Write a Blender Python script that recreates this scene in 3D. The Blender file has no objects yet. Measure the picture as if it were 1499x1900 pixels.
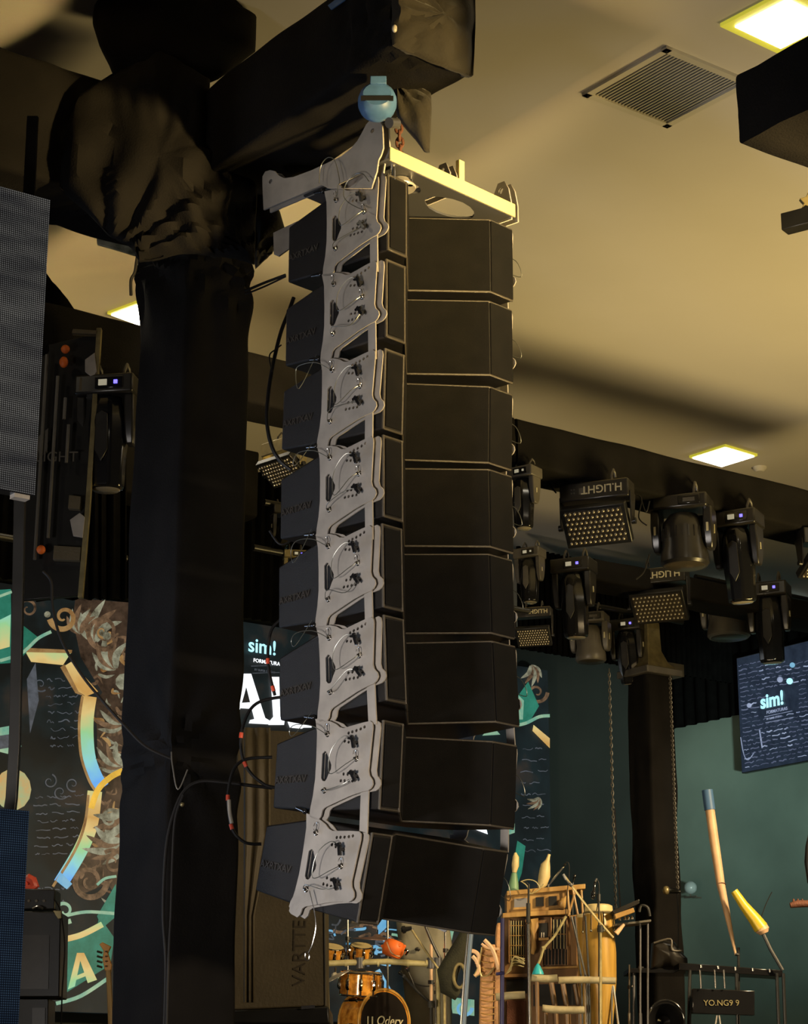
import bpy, bmesh, math, random
from mathutils import Vector, Matrix, Euler, noise
R = math.radians
rnd = random.Random(7)
sc = bpy.context.scene
col = sc.collection
# ---------------------------------------------------------------- camera
FPX = 3900.0; PITCH = R(16.43); CAMZ = 1.2
CAM = Vector((0, 0, CAMZ))
cd = bpy.data.cameras.new('camera'); cam = bpy.data.objects.new('camera', cd); col.objects.link(cam)
cam.location = CAM; cam.rotation_euler = (math.pi/2 + PITCH, 0, 0)
cd.sensor_fit = 'VERTICAL'; cd.sensor_height = 36; cd.lens = FPX/1900*36
cd.clip_end = 200
sc.camera = cam
sc.view_settings.view_transform = 'Standard'; sc.view_settings.look = 'None'
sc.view_settings.exposure = 0.0; sc.view_settings.gamma = 1; sc.view_settings.use_curve_mapping = False
# ---------------------------------------------------------------- world + large lights
w = bpy.data.worlds.new('world'); sc.world = w; w.use_nodes = True
w.node_tree.nodes['Background'].inputs[0].default_value = (1.0, 0.84, 0.74, 1)
w.node_tree.nodes['Background'].inputs[1].default_value = 0.016
def area(name, loc, aim, size, power, colr, spread=180, sy=None):
    l = bpy.data.lights.new(name, 'AREA'); l.energy = power; l.color = colr; l.size = size; l.spread = R(spread)
    if sy: l.shape = 'RECTANGLE'; l.size_y = sy
    o = bpy.data.objects.new(name, l); col.objects.link(o); o.location = loc
    o.rotation_euler = (Vector(aim)-Vector(loc)).to_track_quat('-Z', 'Y').to_euler(); return o
WARM = (1.0, 0.70, 0.26); NEUT = (1.0, 0.92, 0.84); COOL = (0.55, 0.72, 1.0)
area('warm_wash_lamp', (6.4, 4.6, 2.8), (0.55, 10.7, 6.1), 0.5, 78, WARM, 26)
area('ceiling_bounce_fill', (7.5, 14.5, 1.6), (1.6, 16.5, 7.8), 2.6, 200, (1.0, 0.74, 0.28), 96)  # unseen, added to stand in for warm bounce onto the ceiling
area('house_front_lamp', (-5.0, 4.6, 1.4), (-0.2, 10.4, 2.9), 1.2, 58, NEUT, 60)
area('stage_wash_lamp', (7.0, 16.0, 6.2), (2.0, 21.0, 2.6), 0.5, 125, (1.0, 0.74, 0.40), 60)
area('stage_side_lamp', (-2.0, 15.0, 1.4), (0.5, 21.0, 2.4), 1.0, 45, (1.0, 0.80, 0.5), 80)
area('teal_wall_fill', (5.3, 17.2, 3.0), (4.7, 23.0, 4.4), 0.6, 42, (0.80, 1.0, 0.88), 36)  # unseen, added to brighten the teal wall towards the right
area('lower_box_fill', (7.5, 4.5, 3.2), (0.5, 10.6, 3.2), 0.6, 36, (1.0, 0.78, 0.5), 42)  # unseen, added to bring out the edges of the lower speaker boxes
area('left_screen_glow_lamp', (-6.5, 13.0, 2.0), (-0.8, 11.5, 4.0), 1.6, 13, COOL, 60)
for i_, (x_, y_) in enumerate(((-3.6, 15), (-6, 19), (7.5, 15), (9.5, 21), (4.6, 10.5), (-4.6, 10), (0, 3), (5, 4))):
    area('hall_ceiling_lamp', (x_, y_, 7.74), (x_, y_, 0), .46, 20, (1.0, .86, .62))
# ---------------------------------------------------------------- picture <-> place
cp, sp = math.cos(PITCH), math.sin(PITCH)
def ray(px, py):
    u = (px-749.5)/FPX; v = (950-py)/FPX
    return Vector((u, cp - v*sp, sp + v*cp))
def atY(px, py, Y): d = ray(px, py); return CAM + d*(Y/d.y)
def atZ(px, py, z): d = ray(px, py); return CAM + d*((z-CAMZ)/d.z)
def onv(px, py, P0, dr):               # the point of a vertical plane through P0 along dr
    n = Vector((dr[1], -dr[0], 0)); d = ray(px, py)
    return CAM + d*((P0-CAM).dot(n)/d.dot(n))
BD = Vector((math.sin(R(54)), math.cos(R(54)), 0)); AD = Vector((-BD.y, BD.x, 0)); YAWB = math.atan2(BD.y, BD.x)
def zdep(P): d = P-CAM; return d.y*cp + d.z*sp
def mpp(P): return zdep(P)/FPX          # metres per pixel
# ---------------------------------------------------------------- materials
M = {}
def mat(name, c, rough=0.6, metal=0.0, bump=0.0, bscale=60, var=0.0, vscale=6, emit=None, es=1.0, spec=0.5, sheen=0, stretch=None, c2=None):
    m = bpy.data.materials.new(name); m.use_nodes = True; nt = m.node_tree; b = nt.nodes['Principled BSDF']
    b.inputs['Base Color'].default_value = (*c, 1); b.inputs['Roughness'].default_value = rough; b.inputs['Metallic'].default_value = metal
    b.inputs['Specular IOR Level'].default_value = spec
    if sheen: b.inputs['Sheen Weight'].default_value = sheen; b.inputs['Sheen Roughness'].default_value = .5
    tc = nt.nodes.new('ShaderNodeTexCoord'); src = tc.outputs['Object']
    if stretch:
        mp = nt.nodes.new('ShaderNodeMapping'); mp.inputs['Scale'].default_value = stretch
        nt.links.new(src, mp.inputs[0]); src = mp.outputs[0]
    if var or c2:
        n = nt.nodes.new('ShaderNodeTexNoise'); n.inputs['Scale'].default_value = vscale; n.inputs['Detail'].default_value = 5
        nt.links.new(src, n.inputs['Vector'])
        rp = nt.nodes.new('ShaderNodeValToRGB')
        if c2: a, d = c, c2
        else: a = tuple(x*(1-var) for x in c); d = tuple(min(1, x*(1+var)) for x in c)
        rp.color_ramp.elements[0].position = .35; rp.color_ramp.elements[1].position = .65
        rp.color_ramp.elements[0].color = (*a, 1); rp.color_ramp.elements[1].color = (*d, 1)
        nt.links.new(n.outputs[0], rp.inputs[0]); nt.links.new(rp.outputs[0], b.inputs['Base Color'])
        if emit == 'ramp':
            for l_ in list(b.inputs['Base Color'].links): nt.links.remove(l_)
            b.inputs['Base Color'].default_value = (.004, .004, .004, 1); n.inputs['Detail'].default_value = 9; n.inputs['Roughness'].default_value = .7
            nt.links.new(rp.outputs[0], b.inputs['Emission Color']); b.inputs['Emission Strength'].default_value = es
    if bump:
        n2 = nt.nodes.new('ShaderNodeTexNoise'); n2.inputs['Scale'].default_value = bscale; n2.inputs['Detail'].default_value = 3
        nt.links.new(src, n2.inputs['Vector'])
        bp = nt.nodes.new('ShaderNodeBump'); bp.inputs['Strength'].default_value = bump; bp.inputs['Distance'].default_value = .01
        nt.links.new(n2.outputs[0], bp.inputs['Height']); nt.links.new(bp.outputs[0], b.inputs['Normal'])
    if emit and emit != 'ramp':
        b.inputs['Emission Color'].default_value = (*emit, 1); b.inputs['Emission Strength'].default_value = es
    M[name] = m; return m
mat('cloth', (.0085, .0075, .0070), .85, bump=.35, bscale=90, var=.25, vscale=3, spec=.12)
mat('cloth_lit', (.022, .018, .012), .8, bump=.3, bscale=60, var=.2, sheen=.1, spec=.3)  # olive lit copy of cloth; warm light put into its colour
mat('paint', (.62, .58, .54), .8, bump=.03, bscale=3, var=.03, vscale=.6)
mat('cabinet', (.009, .008, .008), .45, bump=.5, bscale=420, var=.2, vscale=20, spec=.35)
mat('edge_highlight', (.050, .042, .032), .4, bump=.3, bscale=300)  # highlight on the cabinet edges put into this tan colour
mat('grille', (.0060, .0052, .0045), .7, bump=.8, bscale=700, var=.3, vscale=9, spec=.2)
mat('rig_grey', (.40, .37, .34), .42, .25, bump=.05, bscale=40, var=.12, vscale=8)
mat('rig_dark', (.10, .10, .11), .4, .5)
mat('steel', (.75, .73, .70), .2, 1.0)
mat('chrome', (.85, .83, .8), .08, 1.0)
mat('rust', (.13, .05, .03), .7, .4, bump=.5, bscale=90)
mat('blackp', (.012, .012, .012), .35, var=.2)
mat('blackg', (.010, .010, .011), .12, spec=.7)
mat('fixture', (.020, .018, .016), .28, var=.2, vscale=10, spec=.6)
mat('fixture_grey', (.10, .09, .075), .4, var=.2)
mat('gold_metal', (.34, .28, .14), .35, .6, var=.2, vscale=12)  # brass tone; on rail and sleeve it carries the gold light
mat('rubber', (.010, .009, .009), .55, spec=.3)
mat('red_tape', (.75, .08, .03), .5)
mat('orange', (.8, .16, .02), .5)
mat('hoist_blue', (.07, .16, .33), .45, var=.2, vscale=10)
mat('blue_label', (.06, .14, .30), .5)
mat('white_txt', (.62, .56, .36), .5)
mat('emboss', (.045, .040, .036), .3)
mat('panel_light', (1, 1, 1), .5, emit=(1.0, .90, .72), es=14)
mat('panel_rim', (.55, .50, .10), .5, emit=(.75, .70, .05), es=.5)
mat('led_blue', (.1, .1, .8), .4, emit=(.15, .12, 1.0), es=2.5)
mat('display', (.3, .3, .25), .3, emit=(.8, .72, .5), es=.35)
mat('lens', (.55, .50, .40), .12, .6, spec=.8)
mat('lens_plate', (.06, .05, .035), .3, .3)
mat('wood', (.09, .045, .016), .45, bump=.2, bscale=30, c2=(.22, .115, .04), vscale=7, stretch=(1, 1, .15))
mat('wood_light', (.24, .13, .04), .4, c2=(.50, .31, .10), vscale=7, stretch=(1, 1, .2))
mat('bamboo', (.30, .25, .11), .45, bump=.2, bscale=30, c2=(.46, .40, .20), vscale=9)
mat('driftwood', (.30, .26, .16), .6, bump=.4, bscale=30, c2=(.42, .36, .22), vscale=8)
mat('skin_head', (.62, .50, .24), .5, var=.15)
mat('conga', (.30, .17, .03), .3, c2=(.48, .29, .06), vscale=5, stretch=(3, 3, .3))
mat('wicker', (.40, .20, .08), .5, bump=.8, bscale=40, c2=(.55, .30, .13), vscale=12)
mat('burl', (.30, .10, .01), .15, c2=(.75, .34, .05), vscale=14)
mat('drum_head', (.012, .010, .009), .2)
mat('amber_rim', (.45, .24, .05), .25, var=.2)
mat('case_brown', (.10, .078, .042), .6, bump=.3, bscale=50, var=.12, vscale=4)
mat('guitar', (.60, .26, .02), .3)
mat('grey_cover', (.26, .24, .17), .6, var=.15, vscale=4)
mat('yellow', (.62, .46, .03), .35)
mat('peach', (.62, .40, .24), .5, var=.12)
mat('blue_pipe', (.16, .22, .34), .3, .3)
mat('navy', (.02, .02, .09), .4)
mat('turq', (.03, .42, .52), .4)
mat('moss', (.018, .018, .008), .9, bump=.8, bscale=60, var=.4)
mat('teal_wall', (.15, .21, .18), .75, bump=.05, bscale=4, var=.15, vscale=.8)
mat('dark_wall', (.016, .020, .017), .8, var=.2, vscale=1)
mat('black_wall', (.004, .004, .004), 1.0, var=.2, spec=0)
mat('floorm', (.06, .045, .03), .5, var=.3, vscale=2)
mat('vent', (.55, .52, .46), .6)
mat('vent_back', (.22, .21, .19), .8)
mat('gold_dim', (.26, .22, .10), .5)
mat('ball_grey', (.35, .42, .42), .3)
mat('horn_white', (.55, .50, .42), .4, var=.2)
# ---------------------------------------------------------------- mesh helpers
class MB:
    def __init__(s): s.bm = bmesh.new()
    def _cap(s, ring):
        try: s.bm.faces.new(ring)
        except Exception: pass
    def box(s, c, d, rot=None, taper=1.0):
        c = Vector(c); vs = []
        for k in (-1, 1):
            t = 1 if k < 0 else taper
            for i, j in ((-1, -1), (1, -1), (1, 1), (-1, 1)):
                p = Vector((i*d[0]/2*t, j*d[1]/2*t, k*d[2]/2))
                if rot is not None: p = rot @ p
                vs.append(s.bm.verts.new(c+p))
        for f in ((3, 2, 1, 0), (4, 5, 6, 7), (0, 1, 5, 4), (1, 2, 6, 5), (2, 3, 7, 6), (3, 0, 4, 7)):
            s.bm.faces.new([vs[i] for i in f])
        return s
    def tube(s, pts, r, n=8, closed=False):
        pts = [Vector(p) for p in pts]; rs = r if isinstance(r, (list, tuple)) else [r]*len(pts)
        rings = []; prev = None; N = len(pts)
        for i, p in enumerate(pts):
            a = pts[i-1] if (i > 0 or closed) else p; b = pts[(i+1) % N] if (i < N-1 or closed) else p
            t = (b-a)
            if t.length < 1e-9: t = Vector((0, 0, 1))
            t.normalize()
            if prev is None: prev = t.orthogonal().normalized()
            u = (prev - t*prev.dot(t))
            if u.length < 1e-6: u = t.orthogonal()
            u.normalize(); prev = u; v = t.cross(u)
            rings.append([s.bm.verts.new(p + (u*math.cos(2*math.pi*k/n) + v*math.sin(2*math.pi*k/n))*rs[i]) for k in range(n)])
        M_ = N if closed else N-1
        for i in range(M_):
            A, B = rings[i], rings[(i+1) % N]
            for k in range(n): s.bm.faces.new((A[k], A[(k+1) % n], B[(k+1) % n], B[k]))
        if not closed: s._cap(rings[0][::-1]); s._cap(rings[-1])
        return s
    def cyl(s, a, b, r, r2=None, n=20): return s.tube([a, b], [r, r if r2 is None else r2], n)
    def lathe(s, prof, c=(0, 0, 0), rot=None, n=28):
        c = Vector(c); rings = []
        for r, z in prof:
            ring = []
            for k in range(n):
                p = Vector((r*math.cos(2*math.pi*k/n), r*math.sin(2*math.pi*k/n), z))
                if rot is not None: p = rot @ p
                ring.append(s.bm.verts.new(c+p))
            rings.append(ring)
        for A, B in zip(rings, rings[1:]):
            for k in range(n): s.bm.faces.new((A[k], A[(k+1) % n], B[(k+1) % n], B[k]))
        s._cap(rings[0][::-1]); s._cap(rings[-1]); return s
    def loft(s, secs, closed=True):
        rings = [[s.bm.verts.new(Vector(p)) for p in sec] for sec in secs]; n = len(rings[0])
        for A, B in zip(rings, rings[1:]):
            for k in range(n if closed else n-1): s.bm.faces.new((A[k], A[(k+1) % n], B[(k+1) % n], B[k]))
        if closed: s._cap(rings[0][::-1]); s._cap(rings[-1])
        return s
    def prism(s, poly, off):
        off = Vector(off); return s.loft([[Vector(p) for p in poly], [Vector(p)+off for p in poly]])
    def sphere(s, c, r, sx=1, sy=1, sz=1, n=14):
        m = Matrix.Translation(Vector(c)) @ Matrix.Diagonal((r*sx, r*sy, r*sz, 1))
        bmesh.ops.create_uvsphere(s.bm, u_segments=n, v_segments=max(6, n//2+1), radius=1, matrix=m); return s
    def add(s, me, mtx=None):
        if mtx is not None: me.transform(mtx)
        s.bm.from_mesh(me); return s
    def build(s, name, m, parent=None, bev=0, smooth=False, label=None, recalc=True):
        if recalc: bmesh.ops.recalc_face_normals(s.bm, faces=s.bm.faces)
        me = bpy.data.meshes.new(name); s.bm.to_mesh(me); s.bm.free()
        me.materials.append(M[m] if isinstance(m, str) else m)
        o = bpy.data.objects.new(name, me); col.objects.link(o)
        if parent is not None: o.parent = parent
        if bev:
            b = o.modifiers.new('bevel', 'BEVEL'); b.width = bev; b.segments = 2; b.limit_method = 'ANGLE'; b.angle_limit = R(35)
        if smooth or bev:
            for p in me.polygons: p.use_smooth = True
            me.set_sharp_from_angle(angle=R(40))
        if label: o['label'] = label
        return o
def tag(o, label, cat, group=None, kind=None):
    o['label'] = label; o['category'] = cat
    if group: o['group'] = group
    if kind: o['kind'] = kind
    return o
def thing(name, label, cat, loc=(0, 0, 0), rot=(0, 0, 0), group=None):
    o = bpy.data.objects.new(name, None); col.objects.link(o); o.location = loc; o.rotation_euler = rot; o.empty_display_size = .1
    return tag(o, label, cat, group)
def struct(o): o['kind'] = 'structure'; return o
def kids(o): return [c for c in bpy.data.objects if c.parent == o]
def copy_tree(o, parent=None):
    c = o.copy(); col.objects.link(c)
    if parent is not None: c.parent = parent
    for ch in kids(o): copy_tree(ch, c)
    return c
def flat(outline, holes, th, bev=0.0):       # plate in its XY plane with real holes, thickness along Z
    cu = bpy.data.curves.new('plate', 'CURVE'); cu.dimensions = '2D'; cu.fill_mode = 'BOTH'
    for poly in [outline]+list(holes):
        s = cu.splines.new('POLY'); s.points.add(len(poly)-1)
        for i, p in enumerate(poly): s.points[i].co = (p[0], p[1], 0, 1)
        s.use_cyclic_u = True
    cu.extrude = th/2; cu.bevel_depth = bev; cu.bevel_resolution = 0
    o = bpy.data.objects.new('plate', cu); col.objects.link(o)
    me = bpy.data.meshes.new_from_object(o.evaluated_get(bpy.context.evaluated_depsgraph_get()))
    bpy.data.objects.remove(o); bpy.data.curves.remove(cu); return me
def text_mesh(s, size, ext=.002, bold=0.0, mirror=False):
    cu = bpy.data.curves.new('text', 'FONT'); cu.body = s; cu.size = size; cu.extrude = ext; cu.offset = bold; cu.resolution_u = 4
    o = bpy.data.objects.new('text', cu); col.objects.link(o)
    me = bpy.data.meshes.new_from_object(o.evaluated_get(bpy.context.evaluated_depsgraph_get()))
    bpy.data.objects.remove(o); bpy.data.curves.remove(cu)
    if mirror: me.transform(Matrix.Diagonal((-1, 1, 1, 1)))
    return me
def circ(c, r, n=10): return [(c[0]+r*math.cos(2*math.pi*k/n), c[1]+r*math.sin(2*math.pi*k/n)) for k in range(n)]
def basis(x, y, z, o): 
    m = Matrix.Identity(4)
    for i, v in enumerate((x, y, z, o)):
        for j in range(3): m[j][i] = v[j]
    return m
def smoothpts(pts, k=6):                      # Catmull-Rom through points
    P = [Vector(p) for p in pts]; out = []
    for i in range(len(P)-1):
        a = P[max(i-1, 0)]; b = P[i]; c = P[i+1]; d = P[min(i+2, len(P)-1)]
        for j in range(k):
            t = j/k; out.append(.5*((2*b)+(c-a)*t+(2*a-5*b+4*c-d)*t*t+(3*b-a-3*c+d)*t**3))
    out.append(P[-1]); return out
def fold(p, ties):
    d = 0
    for c, rad, amp, n in ties:
        v = p-c; r = v.length
        ang = math.atan2(v.z, v.dot(BD)+.35*v.dot(AD))
        d += amp*math.exp(-(r/rad)**2)*(abs(math.sin(ang*n))**1.5 - .55) * min(1, r/.05)
    return d
def wrapped(name, A, B, X, Z, hw, hz, m='cloth', ties=(), amp=.012, seg=.035, corner=.05, sag=0, parent=None):
    """cloth-wrapped truss: box from A to B (its axis), half sizes hw along X and hz along Z, wrinkled"""
    A, B, X, Z = Vector(A), Vector(B), Vector(X), Vector(Z); L = (B-A).length; n = max(4, int(L/seg))
    prof = []
    def rr(k, cx, cz, a0):
        for i in range(4): a = a0+i*math.pi/6; prof.append((cx+corner*math.cos(a), cz+corner*math.sin(a)))
    e = 8
    quad = [((hw-corner), (hz-corner), 0), (-(hw-corner), (hz-corner), math.pi/2), (-(hw-corner), -(hz-corner), math.pi), ((hw-corner), -(hz-corner), 1.5*math.pi)]
    for qi, (cx, cz, a0) in enumerate(quad):
        rr(0, cx, cz, a0)
        nx = quad[(qi+1) % 4]; p0 = prof[-1]; p1 = (nx[0]+corner*math.cos(nx[2]), nx[1]+corner*math.sin(nx[2]))
        for i in range(1, e): t = i/e; prof.append((p0[0]+(p1[0]-p0[0])*t, p0[1]+(p1[1]-p0[1])*t))
    secs = []; ax = (B-A).normalized(); off = rnd.random()*50
    for i in range(n+1):
        c = A+(B-A)*(i/n); ring = []
        for x, z in prof:
            p = c+X*x+Z*z; nr = (X*x/hw**2+Z*z/hz**2).normalized()
            q = p*2.2+Vector((off, 0, 0)); q2 = Vector((p.dot(X)*9, p.dot(Z)*9, p.dot(ax)*2.0))+Vector((off, 3, 1))
            d = amp*1.3*noise.noise(q)+amp*.9*noise.noise(q2)+fold(p, ties)
            mid = 1-abs(2*i/n-1)
            ring.append(p+nr*d - Vector((0, 0, sag*mid if z < 0 else 0)))
        secs.append(ring)
    mb = MB(); mb.loft(secs); return mb.build(name, m, parent, smooth=True)
def lump(name, pts, dirv, depth, m='cloth', amp=.03, rings=9, parent=None, ties=(), back=True, n=64):
    """closed soft cloth mass with the given 3-D outline, bulging along dirv"""
    P = [Vector(p) for p in pts]; per = []; 
    P2 = P+[P[0]]; Ls = [0]
    for a, b in zip(P2, P2[1:]): Ls.append(Ls[-1]+(b-a).length)
    for k in range(n):
        t = Ls[-1]*k/n; i = max(j for j in range(len(P)) if Ls[j] <= t+1e-9); f = (t-Ls[i])/max(1e-9, Ls[i+1]-Ls[i]); per.append(P2[i].lerp(P2[i+1], f))
    c = sum(per, Vector())/n; dirv = Vector(dirv).normalized(); off = rnd.random()*40
    def ring(f, h):
        out = []
        for p in per:
            q = c.lerp(p, f); d = h*depth + (amp*noise.noise(q*3.5+Vector((off, 0, 0))) + amp*.6*noise.noise(Vector((q.x*11+off, q.y*11, q.z*3))) + fold(q, ties))*(1 if f < .99 else .3)
            out.append(q+dirv*d)
        return out
    secs = []
    for i in range(rings): a = (i+.3)/rings*math.pi/2; secs.append(ring(math.sin(a), math.cos(a)**.7))
    secs.append(ring(1.0, 0))
    if back:
        for i in range(3): a = (i+1)/4*math.pi/2; secs.append(ring(math.cos(a), -math.sin(a)))
    mb = MB(); mb.loft(secs); return mb.build(name, m, parent, smooth=True)
# ---------------------------------------------------------------- setting
CEIL = 7.8; STAGE = 1.5
def quad_obj(name, pts, m, th=(0, 0, .1), **k):
    mb = MB(); mb.prism(pts, th); return mb.build(name, m, **k)
struct(quad_obj('ceiling', [(-20, -6, CEIL), (24, -6, CEIL), (24, 40, CEIL), (-20, 40, CEIL)], 'paint', (0, 0, .2)))
struct(quad_obj('floor', [(-20, -6, -.2), (24, -6, -.2), (24, 40, -.2), (-20, 40, -.2)], 'floorm', (0, 0, .2)))
PL = atY(600, 1300, 26.0); PL.z = 0                   # the LED wall's vertical plane, along BD
def led(px, py, off=0): return onv(px, py, PL-AD*off, BD)
CORN = led(1222, 1400, -.35)                          # corner of back and right wall
lft = led(-500, 1500, -.35)
struct(quad_obj('wall_back', [Vector((lft.x, lft.y, 0)), Vector((CORN.x, CORN.y, 0)), Vector((CORN.x, CORN.y, CEIL)), Vector((lft.x, lft.y, CEIL))], 'dark_wall', AD*.15))
RW = Vector((CORN.x, CORN.y, 0)); rend = RW-AD*9
struct(quad_obj('wall_right', [RW, rend, rend+Vector((0, 0, CEIL)), RW+Vector((0, 0, CEIL))], 'teal_wall', BD*.15))
# added black sheets: shade high on the right wall, dark upper back wall
v0 = RW-BD*.06; v1 = rend-BD*.06; zv = onv(1300, 1345, RW, AD).z
def drape(name, a, b, z0, z1, d, m='black_wall', folds=14):
    mb = MB(); n = folds*6; secs = []
    for z in (z0, (z0+z1)/2, z1):
        secs.append([Vector((*(a.lerp(b, i/n)).xy, z))+d*(.03+.03*math.sin(i/6*2*math.pi)) for i in range(n+1)])
    mb.loft(secs, closed=False); o = mb.build(name, m, smooth=True); s = o.modifiers.new('solid', 'SOLIDIFY'); s.thickness = .01; return o
struct(drape('trim_1', v0, v1, zv, CEIL-.02, -BD, folds=40))
bz = led(1100, 1225, -.2).z
struct(drape('trim_2', led(-400, 1000, -.27), led(1222, 1000, -.27), bz, CEIL-.02, -AD, folds=90))
# stage deck
sA = atY(-200, 1900, 16.0); sB = atY(1700, 1900, 30.0)
e0 = Vector((-6, 15, 0)); 
stg = [e0-BD*3, e0+BD*16, e0+BD*16+AD*14, e0-BD*3+AD*14]
for p in stg: p.z = -.0
o = quad_obj('floor_2', [Vector((p.x, p.y, STAGE-.3)) for p in stg], 'black_wall', (0, 0, .3)); o.name = 'stage_deck'; tag(o, 'black stage deck under the band instruments', 'stage'); struct(o)
# ---------------------------------------------------------------- ceiling fittings
def ceil_panel(pts, label, name='ceiling_light', group=None):
    P = [atZ(x, y, CEIL) for x, y in pts]; c = sum(P, Vector())/4
    ux = ((P[1]-P[0])+(P[2]-P[3])).normalized(); ux.z = 0; uy = Vector((-ux.y, ux.x, 0)); S = ((P[1]-P[0]).length+(P[2]-P[3]).length+(P[3]-P[0]).length+(P[2]-P[1]).length)/4
    t = thing(name, label, 'ceiling light', c, (0, 0, math.atan2(ux.y, ux.x)), 'square ceiling lights'); return t, S, c
def light_panel(pts, label, rim=.06, S=None):
    t, S_, c = ceil_panel(pts, label); S = S or S_
    mb = MB(); mb.box((0, 0, -.012), (S+.03, S+.03, .024)); mb.build('frame', 'panel_rim', t)
    mb = MB(); mb.box((0, 0, -.028), (S-rim, S-rim, .012)); mb.build('diffuser', 'panel_light', t)
    return t, S
lp, SZ = light_panel([(1283, 843), (1340, 826), (1401, 843), (1343, 862)], 'square flush ceiling light above the black truss at right', .02)
light_panel([(1347, 42), (1458, 94), (1560, 32), (1452, -22)], 'large square ceiling light with yellow rim at the top right corner', .10)
light_panel([(203, 577), (255, 560), (310, 580), (262, 600)], 'ceiling light half hidden behind the black wrapped column', .02)
for gx, gy in ((-4, 1), (0, 1), (4, 1), (8, 1), (-5, 6), (5, 6), (9, 10)):     # the rest of the hall's panels, out of the frame
    pass
# vent
P = [atZ(x, y, CEIL) for x, y in ((1080, 172), (1248, 85), (1385, 148), (1237, 233))]
c = sum(P, Vector())/4; ux = ((P[1]-P[0])+(P[2]-P[3])); ux.z = 0; A_ = ux.length/2; ux.normalize(); uy = Vector((-ux.y, ux.x, 0)); B_ = (P[3]-P[0]).length
t = thing('ceiling_vent', 'white louvred return air grille in the ceiling', 'vent', c, (0, 0, math.atan2(ux.y, ux.x)))
mb = MB(); 
for sx, sy, dx, dy in ((0, 1, A_, .05), (0, -1, A_, .05), (1, 0, .05, B_), (-1, 0, .05, B_)):
    mb.box((sx*(A_-.05)/2, sy*(B_-.05)/2, -.012), (dx, dy, .024))
mb.build('frame', 'vent', t)
for k in range(24):
    mb = MB(); y = -B_/2+.06+(B_-.12)*k/23; mb.box((0, y, -.008), (A_-.1, .022, .006), Matrix.Rotation(R(28), 3, 'X')); mb.build('slat', 'vent', t)
mb = MB(); mb.box((0, 0, -.001), (A_-.05, B_-.05, .002)); mb.build('backing', 'vent_back', t)
mb = MB()
for i in (-1, 1):
    for j in (-1, 1): mb.cyl((i*(A_/2-.03), j*(B_/2-.03), -.022), (i*(A_/2-.03), j*(B_/2-.03), -.028), .008)
mb.build('screw', 'blackp', t)
pd = atZ(1409, 867, CEIL); mb = MB(); mb.lathe([(.0, -.05), (.04, -.048), (.07, -.02), (.075, 0), (.0, 0)], pd); tag(mb.build('smoke_detector', 'paint', smooth=True), 'small round smoke detector on the ceiling beside the flush light', 'smoke detector')
# ---------------------------------------------------------------- line array
PA = atY(712, 970, 10.4); WD = Vector((math.sin(R(44)), math.cos(R(44)), 0)); SD = Vector((-WD.y, WD.x, 0)); YAWA = math.atan2(WD.y, WD.x)
PO = -.035
def pl(px, py, off=PO):
    P = onv(px, py, PA+WD*off, SD); return Vector(((P-PA).dot(SD), P.z))
TLs = [(624.7, 371.6), (620.4, 527.5), (616.9, 687.2), (612.6, 849.7), (609.6, 1013.8), (611.5, 1183.7), (608.3, 1362.4), (587.3, 1545)]
BLs = [(623.2, 461.2), (619, 620.2), (613.3, 779.8), (611.5, 945.9), (609.6, 1112.1), (613.3, 1284.6), (602.1, 1467.3), (568.9, 1650.3)]
fr = []
for a, b in zip(TLs, BLs):
    A, B = pl(*a), pl(*b); d = B-A; fr.append((A, math.atan2(d.y, d.x), d.length))
T0 = fr[0][1]
def loc5(px, py, off=PO, k=4):
    p = pl(px, py, off)-fr[k][0]; t = -(fr[k][1]-T0); return Vector((p.x*math.cos(t)-p.y*math.sin(t), p.x*math.sin(t)+p.y*math.cos(t)))
z2 = lambda x, y: (450+x/2.7255, 780+y/2.725)
WID = ((onv(948, 700, PA, WD)-PA).dot(WD))
FT, FB = loc5(710.5, 970.8, 0), loc5(708.7, 1126.8, 0)
MT, MBt = loc5(600, 1000, 0), loc5(600, 1152, 0); RT, RB = loc5(516.5, 1052, 0), loc5(516.5, 1165, 0)
sf = (FT.x+FB.x)/2; FT.x = sf; FB.x = sf; rs = (RT.x+RB.x)/2; RT.x = rs; RB.x = rs
FL = .145; FR_ = .19; CX = FL+(WID-FL-FR_)/2; HALF = CX-FL; DEP = HALF*math.tan(R(43))
def xs_profile(x):
    if x <= FL or x >= WID-FR_: return 0
    return DEP*(1-abs(x-CX)/HALF)
outl = [z2(*p) for p in ((368, 578), (380, 640), (384, 760), (384, 860), (378, 940), (369, 1000), (366, 1042), (378, 1050), (412, 1050), (424, 1030), (429, 1000), (440, 985), (500, 945), (560, 905), (620, 872), (650, 860), (664, 845), (672, 825), (668, 805), (652, 788), (646, 765), (651, 650), (655, 560), (652, 538), (640, 531), (600, 548), (555, 570), (510, 592), (490, 592), (470, 580), (440, 574), (400, 575))]
slot = [z2(*p) for p in ((424, 719), (434, 722), (441, 738), (452, 758), (461, 778), (460, 798), (450, 822), (441, 848), (434, 860), (422, 862), (414, 850), (412, 735))]
holes = [z2(*p) for p in ((537, 610), (555, 600), (575, 590), (595, 578), (614, 565), (520, 652), (540, 652), (559, 651), (580, 650), (524, 807), (545, 804), (565, 801), (585, 797), (512, 842), (531, 838), (551, 834), (571, 830))]
o2 = [tuple(loc5(*p)) for p in outl]; s2 = [tuple(loc5(*p)) for p in slot]; h2 = [tuple(loc5(*p)) for p in holes]
bolts = [tuple(loc5(*z2(*p))) for p in ((435, 637), (585, 722), (435, 905))]
pins = [tuple(loc5(*z2(*p))) for p in ((582, 645), (592, 805))]
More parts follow.
